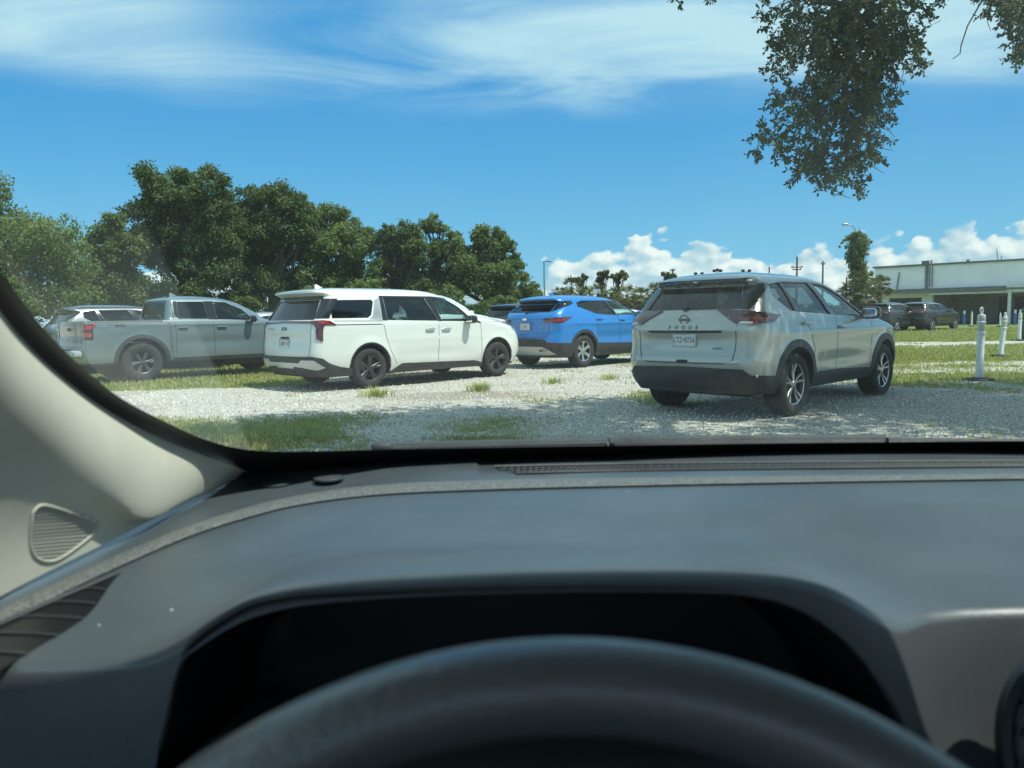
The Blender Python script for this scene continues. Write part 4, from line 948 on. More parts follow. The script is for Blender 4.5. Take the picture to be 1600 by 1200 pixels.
def branch_mesh(b, p0, p1, r0, r1, r, segs=5, wob=.12):
    p0, p1 = Vector(p0), Vector(p1); L = (p1-p0).length; pts = []
    for i in range(segs+1):
        t = i/segs; q = p0.lerp(p1, t); 
        if 0 < i < segs: q += Vector(r.normal(size=3))*L*wob*.35
        q.z += math.sin(t*math.pi)*L*.05; pts.append(q)
    b.tube(pts, [r0+(r1-r0)*i/segs for i in range(segs+1)], 7)
def tree(name, label, blobs, depth, leafm, n, size, seed, group, trunk_u=None, spread=1.0, tr=.22, depth_r=1.2, sub=5):
    r = np.random.default_rng(seed); cs = []; rs = []
    for (u, v, pr) in blobs:
        d = ray(u, v); yy = depth+(r.random()-.5)*depth_r*2; c = EYE+d*(yy/d.y); R_ = pr/F_PX*yy*spread
        for _ in range(sub*4):
            o = r.normal(size=3); o /= np.linalg.norm(o); o *= R_*1.12*r.random()**.45; o[1] *= 1.3
            cs.append(np.array(c)+o); rs.append(R_*(.30+.30*r.random()))
    cs = np.array(cs); rs = np.array(rs)
    ok = cs[:, 2] > .3; cs, rs = cs[ok], rs[ok]
    tu = trunk_u if trunk_u is not None else float(np.mean([b_[0] for b_ in blobs]))
    base = on_ground(tu, 600); d = ray(tu, 520); base = EYE+d*(depth/d.y); base.z = 0
    root = empty(name, base); tag(root, label, 'tree', group)
    bo = np.array([base.x, base.y, 0.0])
    q = quads_obj('crown', leaves(cs, rs, int(n*1.6), size*.84, r)-bo, [leafm], root)
    b = MB(); zmin = np.percentile(cs[:, 2], 25); cm = cs.mean(0)-bo; fork = Vector((cm[0]*.25, cm[1]*.25, max(1.4, zmin*.55)))
    b.tube([(0, 0, -.1), (0, 0, .25), tuple(fork*.5), tuple(fork)], [tr*1.5, tr*1.05, tr*.95, tr*.85], 9)
    sel = r.permutation(len(cs))[:min(len(cs), 26)]
    for i in sel: branch_mesh(b, fork, Vector(cs[i]-bo), tr*.42, .03, r)
    b.build('trunk', M_BARK, root, smooth=60)
    return root
G1 = 'broad trees behind the parked vehicles'
tree('broadleaf_tree', 'light green feathery tree at the far left edge', [(-60, 300, 50), (-25, 300, 32), (12, 340, 38), (-30, 370, 55), (45, 380, 42), (88, 368, 30), (105, 385, 22), (20, 420, 45), (70, 420, 42), (108, 430, 30), (40, 460, 35), (-60, 440, 60), (95, 465, 28)], 33, M_OAKL, 26000, .085, 1, G1, trunk_u=10)
for i_, (uu_, dd_) in enumerate(((-330, 31), (-640, 30), (-1050, 26))):
    tree('broadleaf_tree', ('broad tree just beyond the left edge of the photo', 'second broad tree beyond the left edge of the photo', 'third broad tree far beyond the left edge of the photo')[i_], [(uu_+a_, v_, p_*1.3) for a_, v_, p_ in ((-90, 340, 50), (0, 310, 55), (90, 350, 50), (-110, 420, 55), (0, 400, 60), (110, 425, 55), (-60, 465, 45), (60, 465, 45))], dd_, M_OAKM, 9000, .12, 300+i_, G1, trunk_u=uu_)
tree('broadleaf_tree', 'mid green rounded tree between the far left tree and the tallest oak', [(182, 348, 17), (165, 378, 24), (195, 385, 26), (150, 415, 30), (195, 425, 34), (150, 450, 34), (215, 455, 30), (178, 465, 30)], 38, M_OAKM, 20000, .095, 2, G1)
tree('oak_tree', 'tallest dark oak standing behind the pickup truck', [(250, 300, 34), (285, 287, 24), (325, 300, 30), (228, 345, 28), (265, 335, 30), (300, 345, 34), (345, 345, 34), (240, 390, 30), (285, 400, 30), (335, 400, 36), (372, 385, 22), (215, 370, 16), (300, 445, 30), (350, 440, 24)], 41, M_OAK, 42000, .10, 3, G1, trunk_u=300, tr=.35, depth_r=2.2)
tree('oak_tree', 'wide dark oak just right of the tallest oak', [(398, 318, 26), (430, 318, 26), (462, 328, 22), (385, 355, 32), (430, 360, 36), (475, 365, 26), (400, 405, 40), (455, 410, 36), (400, 445, 30), (450, 450, 28), (420, 300, 12)], 43, M_OAK, 36000, .10, 4, G1, tr=.32, depth_r=2)
tree('oak_tree', 'mid sized oak behind the minivan tailgate', [(495, 345, 24), (525, 342, 20), (548, 360, 18), (505, 385, 32), (550, 395, 28), (500, 430, 32), (550, 435, 28), (525, 455, 20), (572, 370, 14)], 44, M_OAKM, 26000, .10, 5, G1, tr=.25)
tree('oak_tree', 'dark oak with gaps through its crown behind the minivan roof', [(610, 368, 18), (640, 372, 20), (655, 400, 22), (612, 400, 20), (590, 425, 18), (640, 432, 24), (600, 450, 18), (660, 450, 22)], 43, M_OAK, 21000, .095, 6, G1, tr=.22)
tree('slender_tree', 'slender tree with a small tuft of leaves rising above its neighbours', [(676, 349, 13), (688, 356, 9), (668, 356, 7), (684, 392, 14), (690, 420, 20), (678, 445, 20)], 44, M_OAKM, 11000, .09, 7, G1, trunk_u=680, tr=.12)
tree('oak_tree', 'rightmost oak of the row sloping down towards the blue vehicle', [(715, 385, 20), (752, 372, 18), (778, 375, 14), (735, 410, 28), (772, 405, 24), (798, 385, 9), (715, 440, 26), (760, 440, 30), (800, 435, 24), (826, 455, 17), (795, 460, 20), (806, 410, 12)], 43, M_OAKM, 30000, .10, 8, G1, tr=.25)
for i, (u, v, pr, lab) in enumerate(((150, 470, 26, 'light green bush behind the silver vehicle at far left'), (255, 462, 24, 'light green bush below the tallest oak above the truck bed'), (480, 470, 24, 'low bush behind the minivan tailgate window'), (575, 462, 26, 'pale green bush above the middle of the minivan roof'), (690, 470, 26, 'low bush above the minivan windscreen'), (370, 470, 22, 'low bush right behind the truck cab'), (780, 478, 20, 'low bush left of the blue vehicle roof'))):
    tree('bush', lab, [(u-pr*.8, v+3, pr*.6), (u, v-3, pr*.75), (u+pr*.8, v+2, pr*.6), (u, v+12, pr*.7)], 39+i % 3, M_OAKL if i in (0, 1, 3) else M_OAKM, 5000, .085, 30+i, 'bushes under the trees', tr=.05, depth_r=.5)
tree('distant_thicket', 'dark far tree line showing low between the oaks and the parked vehicles', [(u, 483, 14) for u in range(-40, 830, 26)], 70, M_OAK, 16000, .20, 50, 'far tree lines', tr=.05, depth_r=2, sub=3)
# palms and pines in the middle distance
M_FROND = leafmat('palm fronds', (.050, .070, .022), (.15, .16, .06), .25, 1.5)
M_FRONDD = leafmat('dry palm fronds', (.17, .13, .065), (.28, .22, .12), .2, 1.5)
def palm(u, v_top, rpx, depth, label, seed, group='cabbage palms beyond the lot', dry=.3, nf=34):
    r = np.random.default_rng(seed); d = ray(u, v_top); top = EYE+d*(depth/d.y); Rr = rpx/F_PX*depth; base = Vector((top.x, top.y, 0))
    root = empty('palm_tree', base); tag(root, label, 'palm', group); zc = max(top.z-Rr*.8, .8); Q = []; mi = []
    for k in range(nf):
        a = r.random()*6.283; e = -1.0+2.2*r.random(); L = Rr*(.75+.35*r.random()); dr = np.array([math.cos(a)*math.cos(e), math.sin(a)*math.cos(e), math.sin(e)])
        hub = np.array([0, 0, zc])+dr*L*.55; dryf = e < -.45 and r.random() < dry*2.2
        side = np.cross(dr, [0, 0, 1.]); side /= np.linalg.norm(side)+1e-6; upv = np.cross(side, dr)
        for j in range(13):
            f = (j-6)/6*1.35; ld = dr*math.cos(f)+side*math.sin(f)+upv*(r.random()-.5)*.35-np.array([0, 0, .28]); ld /= np.linalg.norm(ld)
            LL = L*.52*(1-.15*abs(f)); wv_ = np.cross(ld, upv); wv_ /= np.linalg.norm(wv_)+1e-6; wv_ = wv_*L*.035
            Q.append([hub-wv_*.4, hub+wv_*.4, hub+ld*LL*.6+wv_, hub+ld*LL+np.array([0, 0, -.06*L])]); mi.append(1 if dryf else 0)
            
        st = side*L*.012; Q.append([np.array([0, 0, zc])-st, np.array([0, 0, zc])+st, hub+st, hub-st]); mi.append(0)
    quads_obj('crown', np.array(Q), [M_FROND, M_FRONDD], root, np.array(mi))
    b = MB(); b.tube([(0, 0, -.1), (.05, 0, zc*.5), (0, 0, zc)], [Rr*.10+.08, Rr*.07+.07, Rr*.09+.07], 8); b.build('trunk', M_BARK, root)
G2 = 'cabbage palms beyond the lot'
for i, (u, v, rp, dp, lab) in enumerate((
    (893, 431, 22, 72, 'tallest palm above the roof of the blue vehicle'), (872, 447, 16, 74, 'small palm left of the tallest palm above the blue roof'), (913, 447, 18, 70, 'palm just right of the tallest palm'),
    (935, 443, 20, 76, 'palm below the thin pine above the blue vehicle'), (958, 446, 20, 72, 'drooping palm above the blue windscreen'), (980, 445, 19, 70, 'brownish palm right of the blue windscreen'), (1001, 446, 20, 72, 'palm left of the silver tailgate window'),
    (1022, 440, 20, 74, 'dense palm touching the silver rear pillar'), (1042, 436, 20, 72, 'palm showing over the left corner of the silver roof'))):
    palm(u, v, rp, dp, lab, 60+i, G2)
for i, (bl, lab) in enumerate((([(940, 431, 7), (946, 428, 6), (938, 438, 6)], 'thin pine with clumped needles above the blue vehicle roof'), ([(962, 432, 7), (972, 430, 7), (967, 436, 6)], 'flat topped thin pine right of the first thin pine'), ([(905, 438, 7), (912, 434, 6)], 'short ragged pine beside the tallest palm'), ([(1040, 433, 8), (1050, 431, 6)], 'ragged tree top over the silver roof corner'))):
    tree('pine_tree', lab, bl, 80, M_PINE, 900, .16, 80+i, 'thin pines in the distance', tr=.07, depth_r=.4, sub=3)
tree('distant_thicket', 'far brownish green tree line between the blue and silver vehicles', [(u, 470+((u*7) % 9), 13) for u in range(850, 1080, 16)], 82, M_PINE, 9000, .22, 90, 'far tree lines', tr=.05, depth_r=2, sub=3)
tree('distant_thicket', 'far low tree line left of the white warehouse', [(u, 484, 9) for u in range(1080, 1380, 16)], 100, M_PINE, 6000, .22, 91, 'far tree lines', tr=.05, depth_r=2, sub=3)
# vine covered pole with street lamp, and palms at its foot
DV = 47.0
def P(u, v, dep=DV): d = ray(u, v); return EYE+d*(dep/d.y)
r = np.random.default_rng(5); base = P(1341, 500); base.z = 0
vr = empty('vine_column', base); tag(vr, 'tall pole smothered in green vines with strands drooping near its top', 'vine')
cs = []; rs = []
for v in np.linspace(366, 478, 26):
    w = 13 if 372 < v < 440 else 9+(v-440)*.1 if v >= 440 else 8
    for _ in range(3): c = P(1340+(r.random()-.5)*w*1.3, v); cs.append([c.x, c.y+(r.random()-.5)*.6, c.z]); rs.append(w*.62/F_PX*DV)
for (u, v, w) in ((1332, 368, 5), (1326, 372, 5), (1320, 376, 3.4), (1315, 380, 2.6), (1312, 386, 2), (1322, 386, 3), (1323, 396, 3), (1324, 404, 2.5), (1350, 370, 5), (1356, 376, 3.2), (1361, 378, 2), (1357, 388, 2.5), (1356, 398, 2)): c = P(u, v); cs.append(list(c)); rs.append(w/F_PX*DV)
quads_obj('vines', leaves(np.array(cs), np.array(rs), 16000, .07, r, 1.0)-np.array([base.x, base.y, 0]), [M_OAKM], vr)
b = MB(); b.tube([(0, 0, 0), (0, 0, P(1341, 366).z)], .14, 8); b.build('pole', M_BARK, vr)
for i, (u, v, rp, dp, lab) in enumerate(((1352, 420, 26, 48, 'bushy palm just right of the vine covered pole'), (1375, 428, 22, 49, 'rightmost palm at the corner of the warehouse'), (1330, 438, 20, 47, 'low palm at the left foot of the vine covered pole'), (1358, 445, 22, 46.5, 'lowest palm in front of the vine covered pole'), (1316, 448, 14, 49, 'small palm left of the vine covered pole'))):
    palm(u, v, rp, dp, lab, 120+i, 'palms around the vine covered pole', nf=46, dry=.15)
M_GALV = mat('galvanised metal', rough=.45, metal=.6, build=vary((.30, .31, .31), .2))
M_WOODP = mat('weathered timber pole', rough=.9, build=vary((.10, .09, .08), .3))
def simple(name, label, cat, build, group=None, m=M_GALV):
    b = MB(); build(b); return tag(b.build(name, m), label, cat, group)
def lamp(name, label, u, v_top, depth, arm, head, group=None, rad=.07):
    t = P(u, v_top, depth); root = empty(name, (t.x, t.y, 0)); tag(root, label, 'lamp post', group)
    b = MB(); b.tube([(0, 0, 0), (0, 0, t.z)], [rad*1.2, rad*.8], 8); b.build('pole', M_GALV, root)
    b = MB(); b.tube([(0, 0, t.z-.05), (arm*.5, 0, t.z), (arm, 0, t.z)], .035, 6); b.build('arm', M_GALV, root)
    b = MB(); b.sell((arm+head*.4, 0, t.z), (head, .28, .12), 3.5); b.build('lamp_head', M_GALV, root)
lamp('lamp_post', 'slim grey lamp post with short arm left of the blue vehicle', 850, 408.5, 62, .18, .55)
t = P(1336, 358, DV+.3)
lr = empty('street_lamp', (t.x, t.y, 0)); tag(lr, 'street lamp head reaching left above the vine covered pole', 'street lamp')
b = MB(); b.tube([(0, 0, 4.0), (0, 0, t.z), (-.22, 0, t.z+.25), (-.45, 0, t.z+.30)], .03, 6); b.tube([(.25, 0, t.z-.12), (.35, 0, t.z-.13), (.75, .1, t.z-.16)], .02, 5); b.tube([(.25, 0, t.z-.4), (.30, 0, t.z+.12)], .02, 5); b.build('arm', M_GALV, lr)
b = MB(); b.sell((-.62, 0, t.z+.30), (.42, .22, .14), 3); b.build('lamp_head', M_SATIN, lr)
def upole(u, vt, dep, label, cross=None):
    t = P(u, vt, dep)
    def f(b):
        b.tube([(t.x, t.y, 0), (t.x, t.y, t.z)], [.16, .11], 8)
        if cross:
            for dz, w in cross: b.box((t.x, t.y, t.z+dz), (w, .1, .12)); b.box((t.x-w*.4, t.y, t.z+dz+.12), (.08, .08, .14)); b.box((t.x+w*.4, t.y, t.z+dz+.12), (.08, .08, .14))
    simple('utility_pole', label, 'utility pole', f, 'utility poles on the horizon', M_WOODP)
upole(1245.5, 401, 95, 'utility pole with crossarms over the silver roof', [(-1.3, 1.5), (-1.6, 1.1)])
upole(1286, 408, 105, 'bare utility pole over the front of the silver roof', [(-.4, .6)])
upole(1051, 420, 100, 'short utility pole left of the floodlights over the silver roof', [(-.2, .7)])
upole(1202, 417, 120, 'faint thin utility pole between the floodlights and the crossarm pole')
upole(1323, 433, 100, 'short utility pole left of the vine covered pole')
for u, v, lab in ((1092, 427.5, 'pair of floodlights on a thin mast, leftmost over the silver roof'), (1121, 423, 'large cluster of floodlights, middle of three over the silver roof'), (1166, 423, 'pair of floodlights on a thin mast, rightmost over the silver roof')):
    t = P(u, v, 90); root = empty('floodlight_mast', (t.x, t.y, 0)); tag(root, lab, 'floodlight', 'floodlight masts')
    b = MB(); b.tube([(0, 0, 0), (0, 0, t.z)], .05, 6); b.box((0, 0, t.z-.15), (.9, .05, .05)); b.build('mast', M_GALV, root)
    for s in (-1, 1) if u != 1121 else (-1, 0, 1):
        b = MB(); b.sell((s*.38, 0, t.z+(.1 if s == 0 else 0)), (.42, .3, .34), 3); b.build('lamp_head', M_DARK, root)

# ------------------------------------------------------------------ white warehouse
M_WALL = mat('painted block wall', rough=.8, build=vary((.90, .885, .875), .05, .6, .2, 8, bd=.01))
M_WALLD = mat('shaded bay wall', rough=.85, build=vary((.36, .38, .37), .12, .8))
M_TRIM = mat('grey roof flashing', rough=.6, build=vary((.17, .17, .165), .2, 3))
M_DOOR = mat('dark blue door', (.02, .04, .09), .5)
M_WTRIM = mat('white painted steel', rough=.5, build=vary((.66, .67, .66), .08, 3))
def wall_frame():
    a = P(1365, 505, 66); a.z = 0; b_ = P(1600, 505, 58.5); b_.z = 0; d = (b_-a); L = d.length; d.normalize(); return a, d, L
A_, DW, LW = wall_frame()
wh = empty('warehouse', A_, math.atan2(DW.y, DW.x)); tag(wh, 'long white flat roofed warehouse with an open bay at the right edge', 'warehouse')
def uw(u): # distance along the wall from its left corner for a picture column
    d = ray(u, 480); o = EYE; den = d.x*DW.y-d.y*DW.x; t = ((A_.x-o.x)*DW.y-(A_.y-o.y)*DW.x)/den; q = o+d*t; return (q-A_).xy.length*(1 if (q-A_).dot(DW) > 0 else -1)
HT = 4.90; x1 = uw(1447); x2 = uw(1457); LR = LW+24; zb = 2.75
b = MB()
b.box(((x1)/2, .15, (HT+zb)/2), (x1, .3, HT-zb)); b.box(((x1+LR)/2, .12, (HT+zb)/2), (LR-x1-.0, .3, HT-zb))
b.box((.6, .15, zb/2), (1.2, .3, zb)); b.box(((uw(1440)+x2)/2, .15, zb/2), (x2-uw(1440), .3, zb)); b.box((x1*.5, .15, zb-.25), (x1, .28, .5))
b.box((LR/2, 9, HT-.25), (LR, 17.7, .2)); b.box((.15, 9, HT/2), (.3, 17.4, HT)); b.box((LR-.15, 9, HT/2), (.3, 17.4, HT)); b.box((LR/2, 18, HT/2), (LR, .3, HT))
b.build('wall', M_WALL, wh, smooth=0)
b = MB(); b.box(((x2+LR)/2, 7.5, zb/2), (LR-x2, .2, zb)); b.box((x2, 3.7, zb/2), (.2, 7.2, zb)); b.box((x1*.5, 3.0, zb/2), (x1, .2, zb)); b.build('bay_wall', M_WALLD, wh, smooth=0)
b = MB(); b.box((LR/2, .1, HT+.06), (LR+.3, .5, .14)); b.box((x1, -.06, (HT+zb)/2), (.22, .14, HT-zb)); b.build('roof_edge', M_TRIM, wh, smooth=0)
b = MB(); b.box((LR/2, -.55, zb-.02), (LR+.2, 1.3, .16)); b.box((LR/2, -.2, zb+.16), (LR, .5, .14)); b.build('canopy', M_TRIM, wh, smooth=0)
b = MB(); b.box(((x2+LR)/2, -.9, zb-.24), (LR-x2, .12, .20)); b.build('canopy_beam', M_WTRIM, wh, smooth=0)
for u in (1581,): 
    b = MB(); b.box((uw(u), -1.0, zb/2-.05), (.22, .22, zb-.1)); b.build('canopy_post', M_WTRIM, wh, smooth=0)
b = MB(); b.box((uw(1590)+1.2, -1.05, zb+.05), (3.6, .25, .55)); b.build('canopy_fascia', M_WTRIM, wh, smooth=0)
for u0, u1, h in ((1504, 1512, 2.3), (1530, 1536, 2.2)):
    xa, xb = uw(u0)+1.2, uw(u1)+1.6; b = MB(); b.box(((xa+xb)/2, 7.36, h/2), (xb-xa, .06, h)); dd = b.build('door', M_DOOR, wh, smooth=0)
    b = MB(); b.sell((xb-.15, 7.3, 1.05), (.05, .06, .14), 3); b.build('door_handle', M_SATIN, dd)
b = MB(); b.box((uw(1443), .4, HT+.24), (.55, .6, .32)); b.box((uw(1452), .3, HT+.25), (.08, .08, .4)); b.box((uw(1508), .5, HT+.2), (.22, .22, .22)); b.build('roof_vent', M_TRIM, wh, smooth=0)
b = MB(); b.tube([(uw(1556), .2, HT), (uw(1553), .2, HT+1.0)], .03, 5); b.tube([(uw(1560), .2, HT), (uw(1561), .2, HT+.45)], .03, 5); b.build('roof_pipe', M_TRIM, wh)
b = MB(); b.tube([(uw(1401), -.12, zb+.25), (uw(1404.5), -.12, 4.45)], .05, 6); b.build('wall_conduit', M_TRIM, wh)
b = MB(); b.tube([(uw(1527), -.95, zb-.02), (uw(1533), -.95, zb-.02)], .05, 6); b.sell((uw(1530), -1.1, zb-.05), (.5, .2, .22), 3); b.build('canopy_light', M_RED, wh)
for u in (1452, 1456): 
    b = MB(); b.tube([(uw(u), -.15, 3.1), (uw(u), -.15, HT-.1)], .04, 6); b.build('downpipe', M_TRIM, wh)
# ------------------------------------------------------------------ bollards
M_POLY = mat('white polyethylene', rough=.45, build=vary((.66, .68, .66), .08, 8))
M_REFL = mat('beige reflective band', rough=.35, build=vary((.50, .47, .36), .12, 40))
M_RUBB = mat('black rubber base', (.02, .02, .02), .8)
def bollard(u, v, vt, label, lean=(0, 0), m=M_POLY, bands=True):
    g = on_ground(u, v); t = P(u, vt, g.y); h = t.z-.06; root = empty('bollard', (g.x, g.y, 0)); root.rotation_euler = (lean[1], lean[0], .3); tag(root, label, 'bollard', 'white plastic bollards on the grass')
    rad = .058
    b = MB(); b.lathe([(rad*1.15, .02), (rad*1.15, .10), (rad, .12), (rad, h*.62), (rad*1.18, h*.63), (rad*1.18, h*.66), (rad, h*.67), (rad, h*.78), (rad*1.2, h*.785), (rad*1.2, h*.80), (rad, h*.81), (rad, h*.885), (rad*.95, h*.895), (rad*.55, h*.90), (.02, h*.905), (0, h*.905)], seg=20)
    b.build('post', m, root)
    if bands:
        for a, c in ((.675, .775), (.815, .875)):
            b = MB(); b.lathe([(rad*1.03, h*a), (rad*1.06, h*a+.005), (rad*1.06, h*c-.005), (rad*1.03, h*c)], seg=20); b.build('reflective_band', M_REFL, root)
    b = MB(); pts = [Vector((math.cos(a)*.030, 0, h*.955+math.sin(a)*.045)) for a in np.linspace(0, 2*math.pi, 17)[:-1]]
    b.tube(pts, .012, 7, closed=True); b.tube([(0, 0, h*.90), (0, 0, h*.93)], .02, 8); b.build('handle', m, root)
    b = MB(); b.lathe([(.23, -.02), (.235, .015), (.20, .035), (.07, .05), (0, .05)], seg=28); b.build('base', M_RUBB, root)
bollard(1530, 594, 474, 'nearest and tallest white bollard standing on a black rubber base')
bollard(1563, 557, 484, 'white bollard leaning to the right behind the nearest one', (.11, 0))
bollard(1592.5, 532, 482, 'third white bollard near the right edge of the photo')
bollard(1518, 509.5, 485, 'far white bollard left of the nearest bollard', bands=False)
bollard(1562.5, 510, 487, 'far white bollard in front of the white car', bands=False)
bollard(1572, 508, 489, 'far white bollard right of the white car', bands=False)
M_BLUEP = mat('blue painted steel', (.03, .12, .35), .5)
for u, lab in ((1506, 'blue parking post in the warehouse bay left of the far bollard'), (1585.5, 'blue parking post beside the white canopy post')):
    g = on_ground(u, 508); root = empty('parking_post', (g.x, g.y, 0)); tag(root, lab, 'post', 'blue parking posts')
    b = MB(); b.tube([(0, 0, 0), (0, 0, .85)], .09, 10); b.build('post', M_BLUEP, root); b = MB(); b.tube([(0, 0, .85), (0, 0, 1.1)], .07, 10); b.build('post_top', M_WTRIM, root)
g = on_ground(1604, 531); root = empty('litter_bin', (g.x, g.y, 0)); tag(root, 'dark green bin cut off by the right edge of the photo', 'bin')
M_GREEN = mat('dark green plastic', (.01, .07, .045), .45)
b = MB(); b.sell((0, 0, .55), (.42, .42, 1.1), 6); b.build('bin_body', M_GREEN, root); b = MB(); b.sell((0, 0, 1.12), (.46, .46, .10), 5); b.build('lid', M_GREEN, root)
# ------------------------------------------------------------------ the oak overhead: hanging branches and shading crown
def twig_cluster(b, Q, p, d, L, r, leaf=.0235, n=20):
    """one twig with leaves set around it"""
    p = np.array(p, float); d = np.array(d, float); d /= np.linalg.norm(d); pts = [p.copy()]; segs = 5; q = p.copy(); dd = d.copy()
    for i in range(segs):
        dd = dd+r.normal(size=3)*.28; dd[2] -= .06; dd /= np.linalg.norm(dd); q = q+dd*L/segs; pts.append(q.copy())
    b.tube(pts, [.0045-.0006*i for i in range(segs+1)], 4)
    for k in range(n):
        t = (.15+.85*r.random())*segs; i = min(int(t), segs-1); c = pts[i]+(pts[i+1]-pts[i])*(t-i)
        ld = r.normal(size=3)+dd*.7; ld[2] -= .15; ld /= np.linalg.norm(ld); s = np.cross(ld, r.normal(size=3)); s /= np.linalg.norm(s); l = leaf*(1.2+1.0*r.random()); w = l*.24
        c2 = c+ld*.006
        Q.append([c2, c2+ld*l*.5+s*w, c2+ld*l, c2+ld*l*.5-s*w])
oak = empty('overhanging_oak', (5.2, -2.5, 0)); tag(oak, 'large live oak whose leafy branch hangs into the top right of the view', 'tree')
ob = np.array([5.2, -2.5, 0]); r = np.random.default_rng(77)
b = MB(); Q = []
def Pd(u, v, dep): d = ray(u, v); return np.array(EYE+d*(dep/d.y))
# (u, v, radius px, twigs) clumps of the hanging bough
CL = [(1220, 10, 30, 10), (1215, 45, 26, 12), (1235, 80, 22, 12), (1212, 110, 14, 6), (1270, 20, 45, 34), (1320, 15, 48, 44), (1370, 10, 45, 40), (1410, 15, 30, 18), (1445, 8, 18, 8), (1262, 65, 34, 24), (1300, 65, 40, 38), (1345, 60, 42, 44), (1385, 60, 32, 26), (1420, 62, 20, 10),
      (1430, 98, 13, 8), (1400, 100, 20, 12), (1285, 105, 26, 20), (1320, 105, 34, 34), (1355, 105, 32, 32), (1382, 140, 18, 10), (1290, 140, 26, 20), (1325, 145, 32, 30), (1355, 150, 26, 22), (1260, 155, 20, 10), (1235, 168, 17, 8), (1218, 172, 8, 4),
      (1300, 180, 30, 24), (1340, 185, 32, 26), (1375, 175, 22, 12), (1270, 195, 24, 14), (1240, 205, 20, 9), (1210, 222, 17, 7), (1188, 222, 9, 4), (1210, 248, 14, 5), (1185, 246, 5, 2), (1275, 230, 28, 20), (1315, 220, 28, 20), (1350, 225, 22, 13), (1258, 262, 20, 15), (1290, 262, 26, 20), (1325, 258, 22, 15), (1352, 248, 12, 7), (1366, 262, 8, 4), (1255, 282, 12, 8), (1325, 285, 13, 8), (1290, 285, 14, 7), (1336, 302, 6, 4),
      (1385, 70, 18, 8), (1338, 300, 5, 2),
      (1550, 5, 16, 6), (1572, 8, 24, 14), (1600, 20, 26, 20), (1625, 40, 34, 24), (1590, 45, 16, 8), (1600, 72, 14, 9), (1582, 70, 9, 4), (1598, 92, 9, 5), (1053, -4, 6, 1), (1108, -4, 5, 1), (1320, -45, 80, 60), (1430, -50, 60, 30), (1570, -50, 60, 30)]
DEP = 6.3
for (u, v, pr, nt) in CL:
    v = v*.955 if v > 0 else v
    for k in range(int(nt*1.35+.5)):
        rr_ = pr*math.sqrt(r.random()); a = r.random()*6.283; dep = DEP+(r.random()-.5)*.9
        c = Pd(u+math.cos(a)*rr_, v+math.sin(a)*rr_*.9, dep); dr = np.array([math.cos(a)*.8, r.normal()*.6, -math.sin(a)*.6-.25])
        twig_cluster(b, Q, c-ob-dr*.04, dr, .10+.08*r.random(), r)
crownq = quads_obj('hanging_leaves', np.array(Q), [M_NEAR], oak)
# boughs feeding the clumps
def bough(path, r0, r1):
    pts = [Vector(Pd(u, v, dp)-ob) for u, v, dp in path]; n = len(pts); b.tube(pts, [r0+(r1-r0)*i/(n-1) for i in range(n)], 7)
bough([(1420, -260, 5.8), (1370, -120, 6.0), (1345, -20, 6.2), (1330, 60, 6.3), (1322, 130, 6.3), (1305, 190, 6.35), (1285, 250, 6.3)], .05, .006)
bough([(1345, -20, 6.2), (1300, 20, 6.2), (1262, 60, 6.3), (1240, 85, 6.3)], .015, .004)
bough([(1322, 130, 6.3), (1280, 165, 6.3), (1235, 205, 6.3), (1190, 225, 6.3)], .010, .003)
bough([(1330, 60, 6.3), (1370, 130, 6.2), (1380, 180, 6.2), (1345, 230, 6.3), (1330, 290, 6.3)], .010, .003)
bough([(1370, -120, 6.0), (1400, -10, 6.2), (1425, 60, 6.2), (1432, 100, 6.2)], .012, .004)
bough([(1640, -200, 6.0), (1610, -40, 6.1), (1600, 40, 6.2), (1600, 90, 6.2)], .03, .004)
bough([(1560, -60, 6.1), (1535, 0, 6.1), (1512, 40, 6.1), (1502, 70, 6.1), (1500, 84, 6.1), (1489, 92, 6.1)], .007, .003)
for path in ([(1548, 15, 6.1), (1543, 35, 6.1), (1548, 48, 6.1)], [(1395, 60, 6.2), (1396, 110, 6.2), (1402, 150, 6.2), (1395, 175, 6.2)], [(1405, 60, 6.2), (1412, 110, 6.2), (1406, 140, 6.2)], [(1360, 190, 6.2), (1390, 205, 6.2), (1398, 214, 6.2)], [(1365, 215, 6.2), (1378, 232, 6.2), (1396, 235, 6.2)], [(1355, 255, 6.2), (1382, 271, 6.2)], [(1295, 290, 6.2), (1318, 306, 6.2), (1330, 310, 6.2)], [(1440, 5, 6.2), (1455, 40, 6.2), (1470, 32, 6.2)], [(1120, -40, 6.2), (1053, -4, 6.2), (1042, 4, 6.2)]): bough(path, .004, .002)
# main trunk and limbs reaching over the lot
b.tube([(0, 0, -.1), (0, 0, .4), (-.1, .1, 2.2), (-.2, .3, 4.0)], [.62, .48, .42, .38], 14)
LIMBS = [((-.2, .3, 4.0), (-1.0, 5.0, 6.6), .26), ((-.2, .3, 4.0), (3.5, 7.5, 7.0), .24), ((-.2, .3, 4.0), (-5.5, 1.0, 7.2), .22), ((-1.0, 5.0, 6.6), (-2.0, 9.0, 7.6), .12), ((-1.0, 5.0, 6.6), (1.5, 10.0, 8.0), .12), ((3.5, 7.5, 7.0), (5.5, 11.0, 8.2), .12), ((-.2, .3, 4.0), (-2.2, 8.2, 4.6), .07)]
for a, c, rd in LIMBS: branch_mesh(b, a, c, rd, rd*.4, r, 7, .10)
b.build('trunk', M_BARK, oak, smooth=60)
